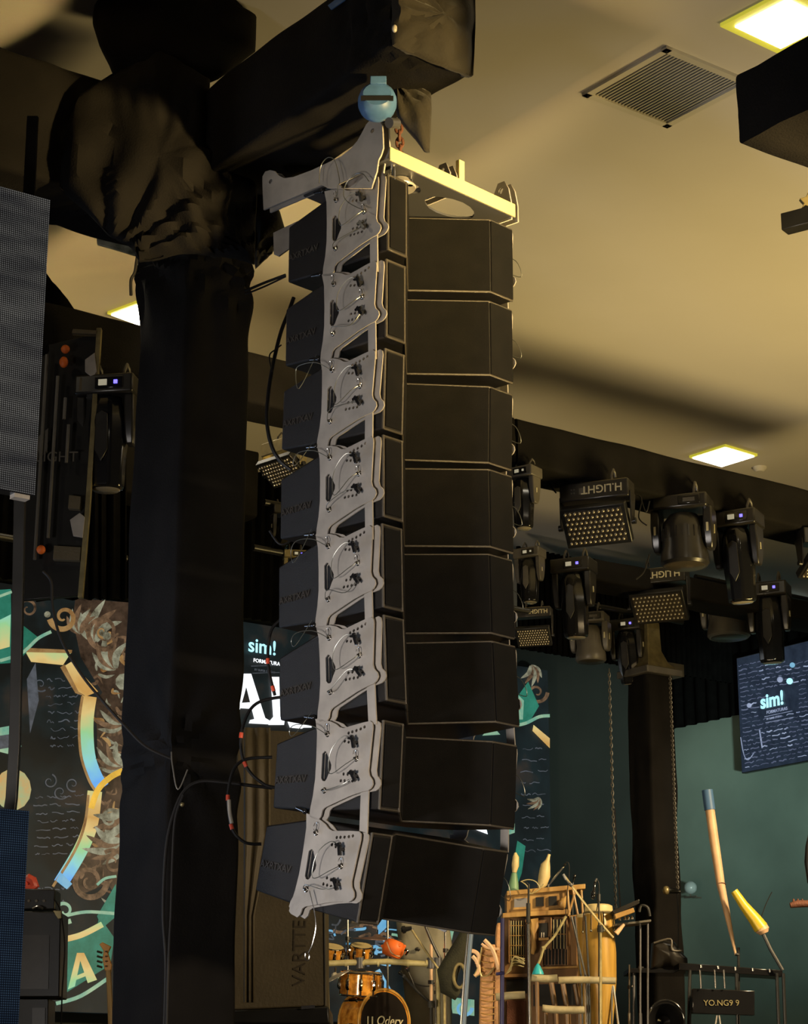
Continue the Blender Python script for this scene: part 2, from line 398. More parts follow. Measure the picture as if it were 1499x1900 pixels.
SWAP = Matrix(((0, 0, 1, 0), (1, 0, 0, 0), (0, 1, 0, 0), (0, 0, 0, 1)))    # curve (x,y,z) -> (Y,Z,X)
def plate_me(x, ds=0, dz=0):
    me = flat(o2, [[(a-ds, b) for a, b in s2]]+[circ((h[0]-ds, h[1]), .0085, 8) for h in h2], .007); me.transform(Matrix.Translation((x, ds, dz)) @ SWAP); return me
spk = thing('line_array_speaker', '', 'speaker')
# cabinet
secs = []
for x in (0, FL, CX, WID-FR_, WID):
    n = xs_profile(x); 
    def on(F_, M_):
        d = (M_-F_); d.normalize(); return F_+d*n
    sec = []
    for q in (on(FB, MBt), MBt, RB, RT, MT, on(FT, MT)): sec.append(Vector((x, q.x, q.y)))
    secs.append(sec)
mb = MB(); mb.loft(secs); mb.build('cabinet', 'cabinet', spk, bev=.010)
def grill(x0, x1, ins=.014):
    y0, y1 = FT.x+xs_profile(x0), FT.x+xs_profile(x1); d = Vector((x1-x0, y1-y0, 0)).normalized(); nrm = Vector((d.y, -d.x, 0))
    a = Vector((x0, y0, 0))+d*ins; b = Vector((x1, y1, 0))-d*ins; zt, zb = FT.y-ins-.004, FB.y+ins+.004
    mb = MB(); mb.prism([a+Vector((0, 0, zb))-nrm*.004, b+Vector((0, 0, zb))-nrm*.004, b+Vector((0, 0, zt))-nrm*.004, a+Vector((0, 0, zt))-nrm*.004], nrm*.012); return mb
for a, b, i in ((0, FL, .014), (FL, CX, .003), (CX, WID-FR_, .003), (WID-FR_, WID, .004)): grill(a, b, i).build('grille', 'grille', spk, bev=.003)
for zz in (FT.y-.004, FB.y+.004):  # added tubes that draw the highlights along the front edges
    mb = MB(); mb.tube([Vector((x, FT.x+xs_profile(x)+.002, zz)) for x in (.004, FL, CX, WID-FR_, WID-.004)], .007, 8); mb.build('edge_line', 'edge_highlight', spk, smooth=True)
for xx in (.004, FL-.004):
    mb = MB(); mb.tube([Vector((xx, FT.x+.002, FB.y)), Vector((xx, FT.x+.002, FT.y))], .008, 8); mb.build('edge_line', 'edge_highlight', spk, smooth=True)
PLT = {}
for x, ds in ((-.031, 0), (-.010, -.035), (WID+.031, 0), (WID+.010, -.035)): PLT[x] = MB().add(plate_me(x, ds)).build('rigging_plate', 'rig_grey', spk)
# front link bar and inner dark spacer
lk = [tuple(loc5(*z2(*p))) for p in ((606, 840), (645, 840), (651, 1060), (612, 1060))]
for x in (-.020, WID+.020):
    mb = MB(); mb.prism([Vector((x-.004, a, b)) for a, b in lk], (.008, 0, 0)); mb.build('link_bar', 'rig_grey', spk)
for x, sg in ((-.035, -1), (WID+.035, 1)):
    for by, bz_ in bolts:
        mb = MB(); mb.lathe([(.016, 0), (.016, .003), (.011, .004), (.011, .012), (.007, .017), (.0, .018)], (x, by, bz_), Matrix.Rotation(R(90)*sg, 3, 'Y'), 14); mb.build('bolt', 'chrome', PLT[-.031 if sg < 0 else WID+.031], smooth=True)
    for py_, pz in pins:
        mb = MB(); mb.cyl((x-sg*.02, py_, pz), (x+sg*.035, py_, pz), .009, n=10); a = rnd.uniform(-.9, .9)
        mb.box((x+sg*.03, py_, pz), (.014, .016, .065), Matrix.Rotation(a, 3, 'X')); mb.box((x+sg*.03, py_+.012, pz+.016), (.012, .045, .012), Matrix.Rotation(a+.5, 3, 'X'))
        mb.build('quick_release_pin', 'blackg', spk, smooth=True)
# rear bracket pin and embossed lettering on the cabinet side
rp = loc5(*z2(345, 550)); mb = MB(); mb.cyl((-.03, rp.x-.02, rp.y-.03), (-.03, rp.x+.05, rp.y-.02), .012, .008, 10); mb.sphere((-.03, rp.x-.02, rp.y-.03), .016); mb.build('rear_pin', 'blackg', spk, smooth=True)
te = text_mesh('AXRTXAV', .052, .003, .001); bx = loc5(519, 1122, 0); te.transform(Matrix.Translation((-.002, bx.x-.0, bx.y)) @ basis(Vector((0, -1, 0)), Vector((0, 0, 1)), Vector((-1, 0, 0)), Vector())); te.transform(Matrix.Identity(4)); MB().add(te).build('lettering', 'emboss', spk)
words = ['topmost box, directly under the steel fly frame', 'second box from the top, below the topmost box', 'third box from the top', 'fourth box from the top, in the upper middle',
 'fifth box from the top, in the lower middle', 'sixth box from the top, last of the straight upper run', 'seventh box from the top, first one tilted downward', 'bottom box, tilted furthest downward']
boxes = []
for k, (A, ang, L) in enumerate(fr):
    o = spk if k == 0 else copy_tree(spk)
    P = PA+SD*A.x; o.location = (P.x, P.y, A.y); o.rotation_euler = (ang-T0, 0, YAWA); tag(o, 'black line array speaker, '+words[k], 'speaker', 'line array speakers'); boxes.append(o)
    if k == 7:
        for c_ in [c for c in kids(o) if c.name.startswith('link_bar')]: bpy.data.objects.remove(c_)
# safety lanyards: thin wires looping on the left plates
def wire(pts, par, r=.0022, m='steel', name='lanyard'):
    MB().tube(smoothpts(pts, 5), r, 6).build(name, m, par, smooth=True)
mat('wire', (.20, .21, .20), .35, .8)
for k, o in enumerate(boxes):
    rr = random.Random(k+3); b0, b1, b2 = bolts; x = -.05
    g = lambda p, dx=0, dy=0, dz=0: Vector((x-dx, p[0]+dy, p[1]+dz))
    pA, pB = pins
    s = rr.uniform(.02, .10)
    wire([g(pA), g(pA, .03, .05, .03), g(pA, .04, .13, -.02-s*.4), g(pA, .04, .13, -.10-s), g(b1, .03, .03, -.03), g(b1)], o, .0022, 'wire')
    wire([g(pB), g(pB, .03, .06, rr.uniform(-.08, .02)), g(b2, .04, -.05, rr.uniform(-.02, .06)), g(b2, .01)], o, .0022, 'wire')
    for q, dz in ((b0, .03), (b1, .02)): mb = MB(); mb.tube([Vector((x, q[0]+.012*math.cos(t), q[1]+dz+.022*math.sin(t))) for t in [i*.7 for i in range(9)]], .002, 5); mb.build('wire_loop', 'steel', o, smooth=True)
    if k in (4, 5, 6, 3, 2): wire([g(b0, 0), g(b0, .05, .06, .04), g(b0, .06, .17, .05), g(b0, .05, .22, .0+.03*rr.random()), g(b0, .04, .20, -.1*rr.random()), Vector((-.03, rp.x, rp.y))], o, .0022, 'wire')
    # right side lanyards, seen as loops past the cabinet edge
    xr = WID+.05
    wire([Vector((xr, pA[0], pA[1])), Vector((xr+.03, pA[0]-.10, pA[1]-.05)), Vector((xr+.05, pA[0]-.12, pA[1]-.15)), Vector((xr, b1[0], b1[1]))], o, .0022, 'wire')
# hanging lanyard under the bottom box
pts = [onv(x, y, PA+WD*(-.07), SD) for x, y in ((574, 1652), (583, 1690), (586, 1720), (580, 1750), (572, 1768))]
mbw = MB(); mbw.tube(smoothpts(pts), .003, 6)
mbw.tube([onv(570+4*math.cos(t), 1774+9*math.sin(t), PA+WD*(-.07), SD) for t in [i*2*math.pi/10 for i in range(10)]], .0028, 6, closed=True)
tag(mbw.build('hanging_lanyard', 'steel', smooth=True), 'thin steel wire with a loop end dangling below the bottom speaker', 'wire')
# bottom tail lug of lowest plate
lug = boxes[-1]
A, ang, L = fr[-1]
def loc8(px, py): return loc5(px, py, PO, 7)
lp2 = [tuple(loc8(*p)) for p in ((560, 1625), (550, 1652), (539, 1672), (536, 1682), (540, 1690), (549, 1689), (556, 1677), (575, 1668))]
me = flat(lp2, [circ(loc8(545, 1680), .008)], .008); me.transform(Matrix.Translation((-.031, 0, 0)) @ SWAP); MB().add(me).build('tail_lug', 'rig_grey', lug)
# ---------------------------------------------------------------- fly frame
FR = thing('fly_frame', 'grey steel fly frame with yellow lit front bar above the speakers', 'rigging frame', (PA.x, PA.y, 0), (0, 0, YAWA))
def ff(px, py, off=-.05): 
    P = onv(px, py, PA+WD*off, SD)-Vector((PA.x, PA.y, 0)); return (P.dot(SD), P.z)
fo = [(490, 390), (488, 345), (488, 328), (493, 319), (502, 316), (511, 318), (518, 326), (528, 331), (545, 329), (580, 316), (608, 303), (635, 290), (652, 276), (664, 262), (673, 246), (680, 232), (687, 224), (697, 222), (706, 225), (710, 233), (711, 250), (712, 275), (708, 288), (703, 297), (700, 318), (690, 350), (610, 350), (598, 344)]
fpl = [ff(*p) for p in fo]
win = [ff(*p) for p in ((630, 342), (672, 321), (676, 322), (674, 332), (648, 349), (636, 350))]
for x, dy in ((-.05, 0), (.0, .0)):
    me = flat(fpl, [circ(ff(503, 337), .014, 14), circ(ff(692, 243), .014, 14), win] if x < -.04 else [circ(ff(503, 337), .014, 14), circ(ff(692, 243), .014, 14)], .010)
    me.transform(Matrix.Translation((x, 0, 0)) @ SWAP); MB().add(me).build('side_plate', 'rig_grey', FR)
sfr = ff(712, 270)[0]; zt = onv(713, 268, PA+SD*sfr, WD).z; zb = onv(713, 293, PA+SD*sfr, WD).z
WF = (onv(962, 380, PA+SD*sfr, WD)-PA).dot(WD)
for x, dy in ((WF-.06, 0), (WF-.005, 0)):
    ol = [(sfr, zb-.02), (sfr, zt), (sfr+.02, zt+.10), (sfr+.05, zt+.155), (sfr+.10, zt+.155), (sfr+.14, zt+.08), (sfr+.22, zt), (sfr+.55, zt-.01), (sfr+.60, zt+.05), (sfr+.65, zt+.05), (sfr+.68, zt), (sfr+.68, zb)]
    me = flat(ol, [circ((sfr+.075, zt+.10), .018, 14)], .010); me.transform(Matrix.Translation((x, 0, 0)) @ SWAP); MB().add(me).build('side_plate', 'rig_grey', FR)
mat('bar_warm_lit', (.72, .60, .30), .45, .1, var=.04)  # steel bar; the warm lamp light is put into its yellow colour
mb = MB(); mb.box((WF/2-.02, sfr, (zt+zb)/2), (WF-.03, .012, zt-zb)); mb.build('front_bar', 'bar_warm_lit', FR, bev=.002)
mb = MB(); mb.box((WF/2-.02, sfr+.66, (zt+zb)/2), (WF-.03, .012, zt-zb)); mb.build('rear_bar', 'rig_grey', FR, bev=.002)
def leaf(cx, cy, lx, ly, a, n=16):
    out = []
    for i in range(n):
        t = 2*math.pi*i/n; x = lx*math.cos(t); y = ly*math.sin(t)*abs(math.sin(t))**.3; out.append((cx+x*math.cos(a)-y*math.sin(a), cy+x*math.sin(a)+y*math.cos(a)))
    return out
me = flat([(-.02, sfr), (WF-.03, sfr), (WF-.03, sfr+.66), (-.02, sfr+.66)], [leaf(WF*.62, sfr+.17, .19, .10, R(0)), leaf(WF*.28, sfr+.16, .10, .06, 0), leaf(WF*.22, sfr+.50, .12, .06, 0), leaf(WF*.70, sfr+.50, .14, .06, 0)], .012)
me.transform(Matrix.Translation((0, 0, zb+.0))); MB().add(me).build('bottom_plate', 'rig_dark', FR)
for xx in (WF*.5,):
    for d in (-.028, .028):
        ol = [(sfr+.02, zb), (sfr+.02, zt+.03), (sfr+.05, zt+.10), (sfr+.10, zt+.10), (sfr+.14, zt+.02), (sfr+.64, zt), (sfr+.64, zb)]
        me = flat(ol, [circ((sfr+.075, zt+.06), .015)], .008); me.transform(Matrix.Translation((xx+d, 0, 0)) @ SWAP); MB().add(me).build('centre_plate', 'rig_grey', FR)
mb = MB(); mb.box((WF*.5+.065, sfr+.03, zt+.07), (.045, .03, .13)); mb.build('stop_block', 'bar_warm_lit', FR, bev=.004)
for xx in (.05,):
    mb = MB(); mb.cyl((xx, sfr+.03, zb), (xx, sfr+.03, zb-.11), .016); mb.cyl((xx+.16, sfr+.05, zb), (xx+.16, sfr+.05, zb-.06), .014); mb.build('stud', 'steel', FR, smooth=True)
mb = MB(); mb.lathe([(.0, 0), (.085, .0), (.09, .01), (.06, .05), (0, .05)], (.20, sfr+.12, zb-.06), n=24); mb.build('washer', 'rig_grey', FR, smooth=True)
# frame lanyard
pts = [onv(x, y, PA+WD*(-.09), SD) for x, y in ((592, 340), (594, 312), (602, 297), (612, 292), (622, 300), (630, 335), (627, 345), (625, 365))]
P0 = Vector((PA.x, PA.y, 0)); inv = lambda p: Vector(((p-P0).dot(WD), (p-P0).dot(SD), p.z))
wire([inv(p) for p in pts], FR, .0025, 'wire')
wire([inv(onv(x, y, PA+WD*(-.09), SD)) for x, y in ((685, 337), (672, 322), (655, 325), (640, 345), (638, 365), (650, 378), (670, 388), (678, 390))], FR, .0025, 'wire')
# ---------------------------------------------------------------- hoist, sling, chain
hp = atY(700, 190, 10.02); s = mpp(hp)
HO = thing('chain_hoist', 'blue painted chain hoist hook block hanging under the wrapped beam', 'hoist', hp)
face = (CAM-hp).normalized(); hx = Vector((1, 0, 0)); hy = Vector((0, -.25, 1)).normalized()
rotm = Matrix.Rotation(R(78), 3, 'X')
mb = MB(); mb.lathe([(0, -.07), (26*s, -.07), (33*s, -.05), (36*s, -.02), (36*s, .02), (33*s, .05), (26*s, .07), (0, .07)], (0, 0, 0), rotm, 28); mb.build('housing', 'hoist_blue', HO, smooth=True)
mb = MB(); mb.box((2*s, -.02, 34*s), (30*s, .10, 16*s)); mb.build('neck', 'hoist_blue', HO, bev=.004)
mb = MB(); mb.box((0, -.078, -6*s), (60*s, .012, 9*s)); mb.build('strap', 'blackp', HO)
mb = MB(); mb.cyl((22*s, .0, -42*s), (36*s, .05, -34*s), 10*s, n=16); mb.build('pulley', 'rig_dark', HO, smooth=True)
ch = thing('hoist_chain', 'rusty lifting chain running down into the fly frame', 'chain', atY(741, 245, 10.5))
c0 = atY(740, 238, 10.52); c1 = atY(747, 345, 10.62); n = 9
for i in range(n):
    p = c0.lerp(c1, i/(n-1))-ch.location; a = R(90)*(i % 2)
    mb = MB(); mb.tube([p+Vector((.018*math.cos(t)*math.cos(a), .018*math.cos(t)*math.sin(a), .030*math.sin(t))) for t in [j*2*math.pi/12 for j in range(12)]], .009, 8, closed=True); mb.build('link', 'rust', ch, smooth=True)
# ---------------------------------------------------------------- wrapped column, beams and drapes
PC = atY(330, 1000, 11.9); PC.z = 0                      # column's near corner
WR = (onv(457, 1000, PC, BD)-PC).dot(BD); WL = (onv(238, 1000, PC, AD)-PC).dot(AD)
cc = PC+BD*WR/2+AD*WL/2; ctop = onv(340, 300, PC, BD).z
tie1 = onv(322, 1395, PC, BD); tie2 = onv(262, 478, PC, AD); tie3 = onv(470, 480, PC, BD)
o = wrapped('wrapped_column', (cc.x, cc.y, 0), (cc.x, cc.y, ctop), BD, AD, WR/2, WL/2, 'cloth', [(tie1, .5, .07, 5), (tie2, .8, .085, 8), (tie3, .4, .05, 7)], amp=.008, corner=.03)
tag(o, 'tall truss column wrapped in black cloth, left of the speakers', 'column')
# beam coming towards us over the array
B0 = onv(727, 85, PA+SD*0, AD); 
nb = atY(727, 85, 9.75); ne = onv(875, 145, nb, BD); bw = (ne-nb).dot(BD)
far = onv(385, 290, nb, AD); L = (far-nb).dot(AD)
beam_h = onv(600, -2, nb, AD).z-nb.z
bc = nb+BD*bw/2+Vector((0, 0, beam_h/2))
kk = [(onv(762, 20, nb, BD), .5, .05, 7), (onv(860, 40, nb, BD), .3, .03, 6)]
o = wrapped('wrapped_beam', bc, bc+AD*(L+.25), BD, Vector((0, 0, 1)), bw/2, beam_h/2, 'cloth', kk, amp=.012, corner=.035)
tag(o, 'horizontal truss beam wrapped in black cloth carrying the hoist', 'beam')
# soft end cap of the cloth
e = [onv(x, y, nb-AD*.01, BD) for x, y in ((727, 85), (724, 60), (726, -60), (880, -10), (881, 60), (877, 145), (800, 118))]
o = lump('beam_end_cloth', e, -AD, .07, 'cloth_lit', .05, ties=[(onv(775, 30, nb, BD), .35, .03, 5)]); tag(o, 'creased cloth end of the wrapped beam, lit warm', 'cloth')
e = [atY(x, y, 10.25) for x, y in ((728, 150), (745, 148), (800, 178), (801, 205), (797, 284), (788, 283), (772, 262), (752, 240), (738, 222), (730, 190))]
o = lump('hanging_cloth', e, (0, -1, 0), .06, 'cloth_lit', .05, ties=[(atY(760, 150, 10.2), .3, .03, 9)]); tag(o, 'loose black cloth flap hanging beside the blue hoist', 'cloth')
mb = MB(); p = onv(732, 53, nb-AD*.09, BD); mb.sphere(p, .014, 1, 1, 1.6); tag(mb.build('cloth_clip', 'horn_white', smooth=True), 'small pale clip pinning the cloth at the beam end', 'clip')
mb = MB(); q = [onv(x, y, nb-BD*.02, AD) for x, y in ((608, 10), (614, 18), (640, 0), (634, -10))]; mb.prism(q, BD*.006); tag(mb.build('blue_tag', 'blue_label'), 'small blue tag on the upper edge of the wrapped beam', 'label')
# left beam, towards the left and nearer
lb = onv(250, 160, PC, BD); lz0 = onv(240, 400, PC, BD).z
t0 = onv(215, 150, PC, BD); b0 = onv(150, 352, PC-AD*0, BD)
zt_, zb_ = t0.z, b0.z; mid = (zt_+zb_)/2
st = PC+BD*.1+AD*WL/2; en = st-BD*3.2
o = wrapped('wrapped_beam', (st.x, st.y, mid), (en.x, en.y, mid), AD, Vector((0, 0, 1)), WL/2, (zt_-zb_)/2, 'cloth', [(onv(200, 330, PC, BD), .5, .05, 5), (onv(120, 220, PC, BD), .3, .03, 4)], amp=.018, corner=.05)
tag(o, 'wrapped beam running from the column to the upper left edge', 'beam')
# top block over the junction
tp = atY(325, 60, 11.6)
e = [atY(x, y, 11.5) for x, y in ((185, -40), (172, 45), (186, 90), (204, 125), (214, 152), (262, 165), (330, 170), (400, 150), (474, 96), (476, 30), (452, 18), (432, -40))]
o = lump('junction_cover', e, (0, -1, -.2), .22, 'cloth', .05, rings=8); tag(o, 'bulging black cloth cover over the truss tower top', 'cloth cover')
e = [atY(x, y, 11.35) for x, y in ((205, 140), (300, 100), (390, 150), (386, 215), (384, 285), (430, 300), (478, 345), (474, 420), (473, 490), (430, 480), (340, 470), (258, 488), (244, 460), (205, 440), (160, 395), (110, 350), (120, 250), (150, 180))]
o = lump('junction_drape', e, (0, -1, 0), .16, 'cloth', .07, rings=14, ties=[(atY(258, 478, 11.2), 1.3, .07, 10), (atY(472, 482, 11.2), .9, .05, 9)], n=150)
tag(o, 'gathered black cloth wrapped around the junction of column and beams', 'cloth')
e = [atY(x, y, 11.6) for x, y in ((455, 365), (480, 330), (520, 395), (530, 430), (505, 470), (474, 500), (462, 430))]
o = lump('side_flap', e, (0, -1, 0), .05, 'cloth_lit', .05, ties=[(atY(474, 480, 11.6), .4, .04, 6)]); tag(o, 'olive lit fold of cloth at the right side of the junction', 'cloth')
e = [atY(x, y, 10.6) for x, y in ((508, 428), (545, 415), (560, 440), (555, 480), (518, 472), (508, 455))]
# rear bracket behind the first box
mb = MB(); mb.prism([atY(x, y, 11.0) for x, y in ((507, 432), (552, 410), (552, 450), (518, 474), (508, 470))], (0, .02, 0)); tag(mb.build('rear_bracket', 'rig_grey'), 'grey steel bracket plate behind the topmost speaker', 'bracket')
# right-hand wrapped beam end
rb = atY(1365, 140, 9.0); r2 = onv(1366, 268, rb, BD); hz = (rb.z-r2.z)/2
st = rb+AD*.0-Vector((0, 0, hz)); 
o = wrapped('wrapped_beam', st-AD*.5, st+BD*1.6-AD*.5, AD, Vector((0, 0, 1)), .5, hz, 'cloth', [], amp=.012, corner=.02)
tag(o, 'black wrapped beam end at the upper right edge', 'beam')
t = thing('truss_clamp', 'dark clamp arm with a yellowish hook at the right edge', 'clamp', atY(1480, 405, 10.0))
mb = MB(); s = mpp(t.location); mb.box((4*s, 0, -4*s), (64*s, 30*s, 34*s), Matrix.Rotation(R(-35), 3, 'Z')); mb.build('body', 'blackp', t, bev=.006)
mb = MB(); mb.prism([Vector((a*s, -.05, b*s)) for a, b in ((2, 32), (14, 36), (20, 48), (26, 46), (24, 14), (12, 6), (4, 12), (10, 22))], (0, .03, 0)); mb.build('hook', 'gold_metal', t, bev=.003)
# ---------------------------------------------------------------- light trusses behind
def fplane(x, Y): p = atY(x, 1000, Y); p.z = 0; return p
PF = fplane(950, 15.6); PG = fplane(950, 20.5)
def long_truss(name, P, xa, ytop_a, ybot_a, xb, label, hw=.22):
    a = onv(xa, ytop_a, P, BD); b = onv(xa, ybot_a, P, BD); hz = (a.z-b.z)/2; z = (a.z+b.z)/2; e = onv(xb, 900, P, BD)
    o = wrapped(name, (a.x+AD.x*hw, a.y+AD.y*hw, z), (e.x+AD.x*hw, e.y+AD.y*hw, z), AD, Vector((0, 0, 1)), hw, hz, 'cloth', [], amp=.010, seg=.12, corner=.03); tag(o, label, 'truss'); return z-hz
ZF = long_truss('wrapped_truss', PF, 960, 775, 858, 1700, 'long black wrapped truss under the ceiling carrying the front row of lights')
ZF2 = long_truss('wrapped_truss', PF, 955, 773, 858, 60, 'black wrapped truss continuing left behind the speakers', .2)
ZG = long_truss('wrapped_truss', PG, 1104, 1034, 1075, 1700, 'second black truss behind, carrying the rear row of lights')
ZG2 = long_truss('wrapped_truss', PG, 480, 838, 960, 100, 'rear black truss seen between the column and the speakers', .2)
# ---------------------------------------------------------------- lighting fixtures
def clamps(t, h, w, z=0, n=2):
    for i in (-1, 1)[:n]:
        mb = MB(); x = i*w
        mb.tube([Vector((x, 0, z)), Vector((x, 0, z+h*.45)), Vector((x, .03*h*8, z+h*.75)), Vector((x, .055*h*8, z+h)), Vector((x, .10*h*8, z+h*.85)), Vector((x, .115*h*8, z+h*.55))], h*.09, 8); mb.build('clamp', 'fixture_grey', t, smooth=True)
def rbox(c, d, name, m, t, bev=.012, rot=None, taper=1):
    mb = MB(); mb.box(c, d, rot, taper); return mb.build(name, m, t, bev=bev)
def beam_light(px, pyt, pyb, P, yaw, tilt, label, m='fixture', blue=True, dispoff=0, row='front row'):
    base = onv(px, pyt, P, BD); s = mpp(base); H = (pyb-pyt)*s
    t = thing('moving_head_light', label, 'stage light', base, (0, 0, R(yaw)), 'moving head lights')
    u = H
    rbox((0, 0, -.10*u), (.50*u, .34*u, .17*u), 'base', m, t, .02*u)
    clamps(t, .16*u, .12*u, -.02*u)
    DS = rbox((.05*u, -.175*u, -.10*u), (.24*u, .012*u, .10*u), 'display', 'blackg', t, .008*u)
    mb = MB(); mb.box((.11*u, -.186*u, -.10*u), (.03*u, .012*u, .03*u)); mb.build('indicator', 'led_blue' if blue else 'display', DS)
    mb = MB(); mb.box((.0*u, -.186*u, -.10*u), (.07*u, .010*u, .05*u)); mb.build('screen', 'display', DS)
    for i in (-1, 1):
        mb = MB(); x = i*.205*u
        mb.loft([[Vector((x+dx, dy, z)) for dx, dy in ((-w_, -d_), (w_, -d_), (w_, d_), (-w_, d_))] for w_, d_, z in ((.04*u, .12*u, -.18*u), (.042*u, .11*u, -.34*u), (.036*u, .085*u, -.52*u), (.030*u, .05*u, -.60*u))]); mb.build('yoke_arm', m, t, bev=.015*u)
        mb = MB(); mb.box((i*.25*u, -.02*u, -.40*u), (.008*u, .02*u, .07*u)); mb.build('badge', 'white_txt', t)
    rt = Matrix.Rotation(R(tilt), 3, 'X'); cz = -.46*u
    prof = [(.06, .30), (.12, .27), (.15, .18), (.165, .05), (.165, -.10), (.15, -.30), (.145, -.46), (.135, -.50)]
    mb = MB(); secs = []
    for r_, z in prof:
        secs.append([Vector((0, 0, cz))+rt @ Vector((r_*u*math.cos(a+.3927)*1.05, r_*u*math.sin(a+.3927), z*u)) for a in [k*math.pi/4 for k in range(8)]])
    mb.loft(secs); HD = mb.build('head', 'blackg', t, bev=.02*u)
    mb = MB(); mb.lathe([(0, -.515*u), (.10*u, -.512*u), (.115*u, -.50*u), (0, -.50*u)], (0, 0, cz), rt, 24); mb.build('lens', 'lens', HD, smooth=True)
    q = [Vector((0, 0, cz))+rt @ Vector((a*u, -.160*u, b*u)) for a, b in ((-.05, .10), (.0, .13), (.05, .10), (.055, -.20), (.0, -.30), (-.055, -.20))]
    mb = MB(); mb.prism(q, (0, -.012*u, 0)); mb.build('cover_panel', m, HD, bev=.006*u)
    return t
def wash_light(px, pyt, pyb, P, yaw, label, m='fixture', W=.62, group='wash lights'):
    base = onv(px, pyt, P, BD); s = mpp(base); u = (pyb-pyt)*s
    t = thing('wash_light', label, 'stage light', base, (0, 0, R(yaw)), group)
    rbox((0, 0, -.12*u), (W*1.05*u, .5*u, .20*u), 'base', m, t, .03*u); clamps(t, .22*u, .16*u, 0)
    rbox((.14*u, -.26*u, -.12*u), (.30*u, .02*u, .12*u), 'display', 'blackg', t, .01*u)
    mb = MB(); mb.box((.14*u, -.272*u, -.12*u), (.16*u, .008*u, .05*u)); mb.build('screen', 'fixture_grey', t)
    for i in (-1, 1):
        mb = MB(); x = i*W*.5*u
        mb.loft([[Vector((x+dx, dy, z)) for dx, dy in ((-w_, -d_), (w_, -d_), (w_, d_), (-w_, d_))] for w_, d_, z in ((.06*u, .16*u, -.20*u), (.065*u, .17*u, -.45*u), (.055*u, .13*u, -.70*u), (.04*u, .08*u, -.78*u))]); mb.build('yoke_arm', m, t, bev=.02*u)
        mb = MB(); mb.box((i*W*.5*u+.066*u*i, -.03*u, -.5*u), (.01*u, .03*u, .12*u)); mb.box((i*W*.5*u, -.178*u, -.5*u), (.03*u, .01*u, .12*u)); mb.build('badge', 'white_txt', t)
    r = W*.45*u; z0 = -.42*u
    mb = MB(); mb.lathe([(0, z0+.16*u), (r*.6, z0+.15*u), (r*.86, z0+.04*u), (r*.90, z0-.05*u), (r*.93, z0-.30*u), (r, z0-.42*u), (r*1.02, z0-.52*u), (r*.92, z0-.56*u), (0, z0-.56*u)], n=40); HD = mb.build('head', m, t, smooth=True)
    for k in range(22):
        a = 2*math.pi*k/22; mb = MB(); mb.box((r*.91*math.cos(a), r*.91*math.sin(a), z0-.13*u), (.05*r, .05*r, .15*u), Matrix.Rotation(a, 3, 'Z')); mb.build('fin', m, HD)
    mb = MB(); mb.lathe([(0, z0-.575*u), (r*.8, z0-.57*u), (r*.85, z0-.56*u), (0, z0-.555*u)], n=30); mb.build('lens', 'lens_plate', HD, smooth=True)
    return t
def strobe(px, pyt, wpx, P, yaw, tilt, label, drop=.62, txt=True, m='fixture', nx=12, ny=7):
    """wide LED blinder: housing with upside down lettering, arms, tilted lamp panel; px,pyt = middle of the housing's top"""
    base = onv(px, pyt, P, BD); s = mpp(base); u = wpx*s
    t = thing('led_blinder', label, 'stage light', base, (0, 0, R(yaw)), 'led blinder panels')
    rbox((0, 0, -.15*u), (u, .34*u, .26*u), 'housing', m, t, .02*u); clamps(t, .20*u, .22*u, 0)
    rbox((0, 0, -.012*u), (.9*u, .12*u, .05*u), 'mount_rail', 'gold_metal', t, .005*u)
    if txt:
        te = text_mesh('H.LIGHT', .16*u, .003*u, .002*u); te.transform(basis(Vector((-1, 0, 0)), Vector((0, 0, -1)), Vector((0, -1, 0)), Vector((.42*u, -.175*u, -.09*u)))); MB().add(te).build('lettering', 'white_txt', t)
        mb = MB(); mb.box((-.16*u, -.172*u, -.15*u), (.10*u, .01*u, .09*u)); mb.build('screen', 'fixture_grey', t)
        mb = MB()
        for a, b in ((-.32, -.12), (-.28, -.12), (-.32, -.17), (-.28, -.17)): mb.cyl((a*u, -.17*u, b*u), (a*u, -.18*u, b*u), .012*u, n=8)
        mb.build('button', 'fixture_grey', t)
    pc = Vector((0, -.05*u, -drop*u)); rt = Matrix.Rotation(R(-tilt), 3, 'X')
    for i in (-1, 1):
        mb = MB(); mb.prism([Vector((i*.50*u, a*u, b*u)) for a, b in ((-.12, -.2), (.12, -.2), (.05, -drop), (-.10, -drop-.02))], (.02*u*i, 0, 0)); mb.build('bracket', m, t, bev=.004*u)
        mb = MB(); mb.cyl((i*.50*u, -.03*u, -drop*u), (i*.56*u, -.03*u, -drop*u), .045*u, n=14); mb.build('knob', 'blackp', t, smooth=True)
    mb = MB(); mb.box(pc, (.94*u, .60*u, .13*u), rt); HD = mb.build('lamp_housing', 'blackp', t, bev=.015*u)
    mb = MB(); mb.box(pc+rt @ Vector((0, 0, -.072*u)), (.82*u, .50*u, .012*u), rt); mb.build('lens_plate', 'lens_plate', HD)
    mb = MB()
    for j in range(ny):
        for i in range(nx):
            x = (-.38+.76*(i+(.25 if j % 2 else -.25)+.0)/(nx-1))*u; y = (-.22+.44*j/(ny-1))*u
            p = pc+rt @ Vector((x, y, -.082*u)); mb.sphere(p, .021*u, 1, 1, 1, 8)
    mb.build('lens_array', 'lens', HD, smooth=True)
    return t
beam_light(1366, 950, 1128, PF, -28, 8, 'black moving head at the right of the front row, blue dot on its base')
wash_light(1266, 922, 1058, PF, -20, 'large black wash light with ribbed drum, front row', W=.72)
strobe(1107, 896, 132, PF, -22, 52, 'wide LED blinder with lettering, upside down, in the front row')
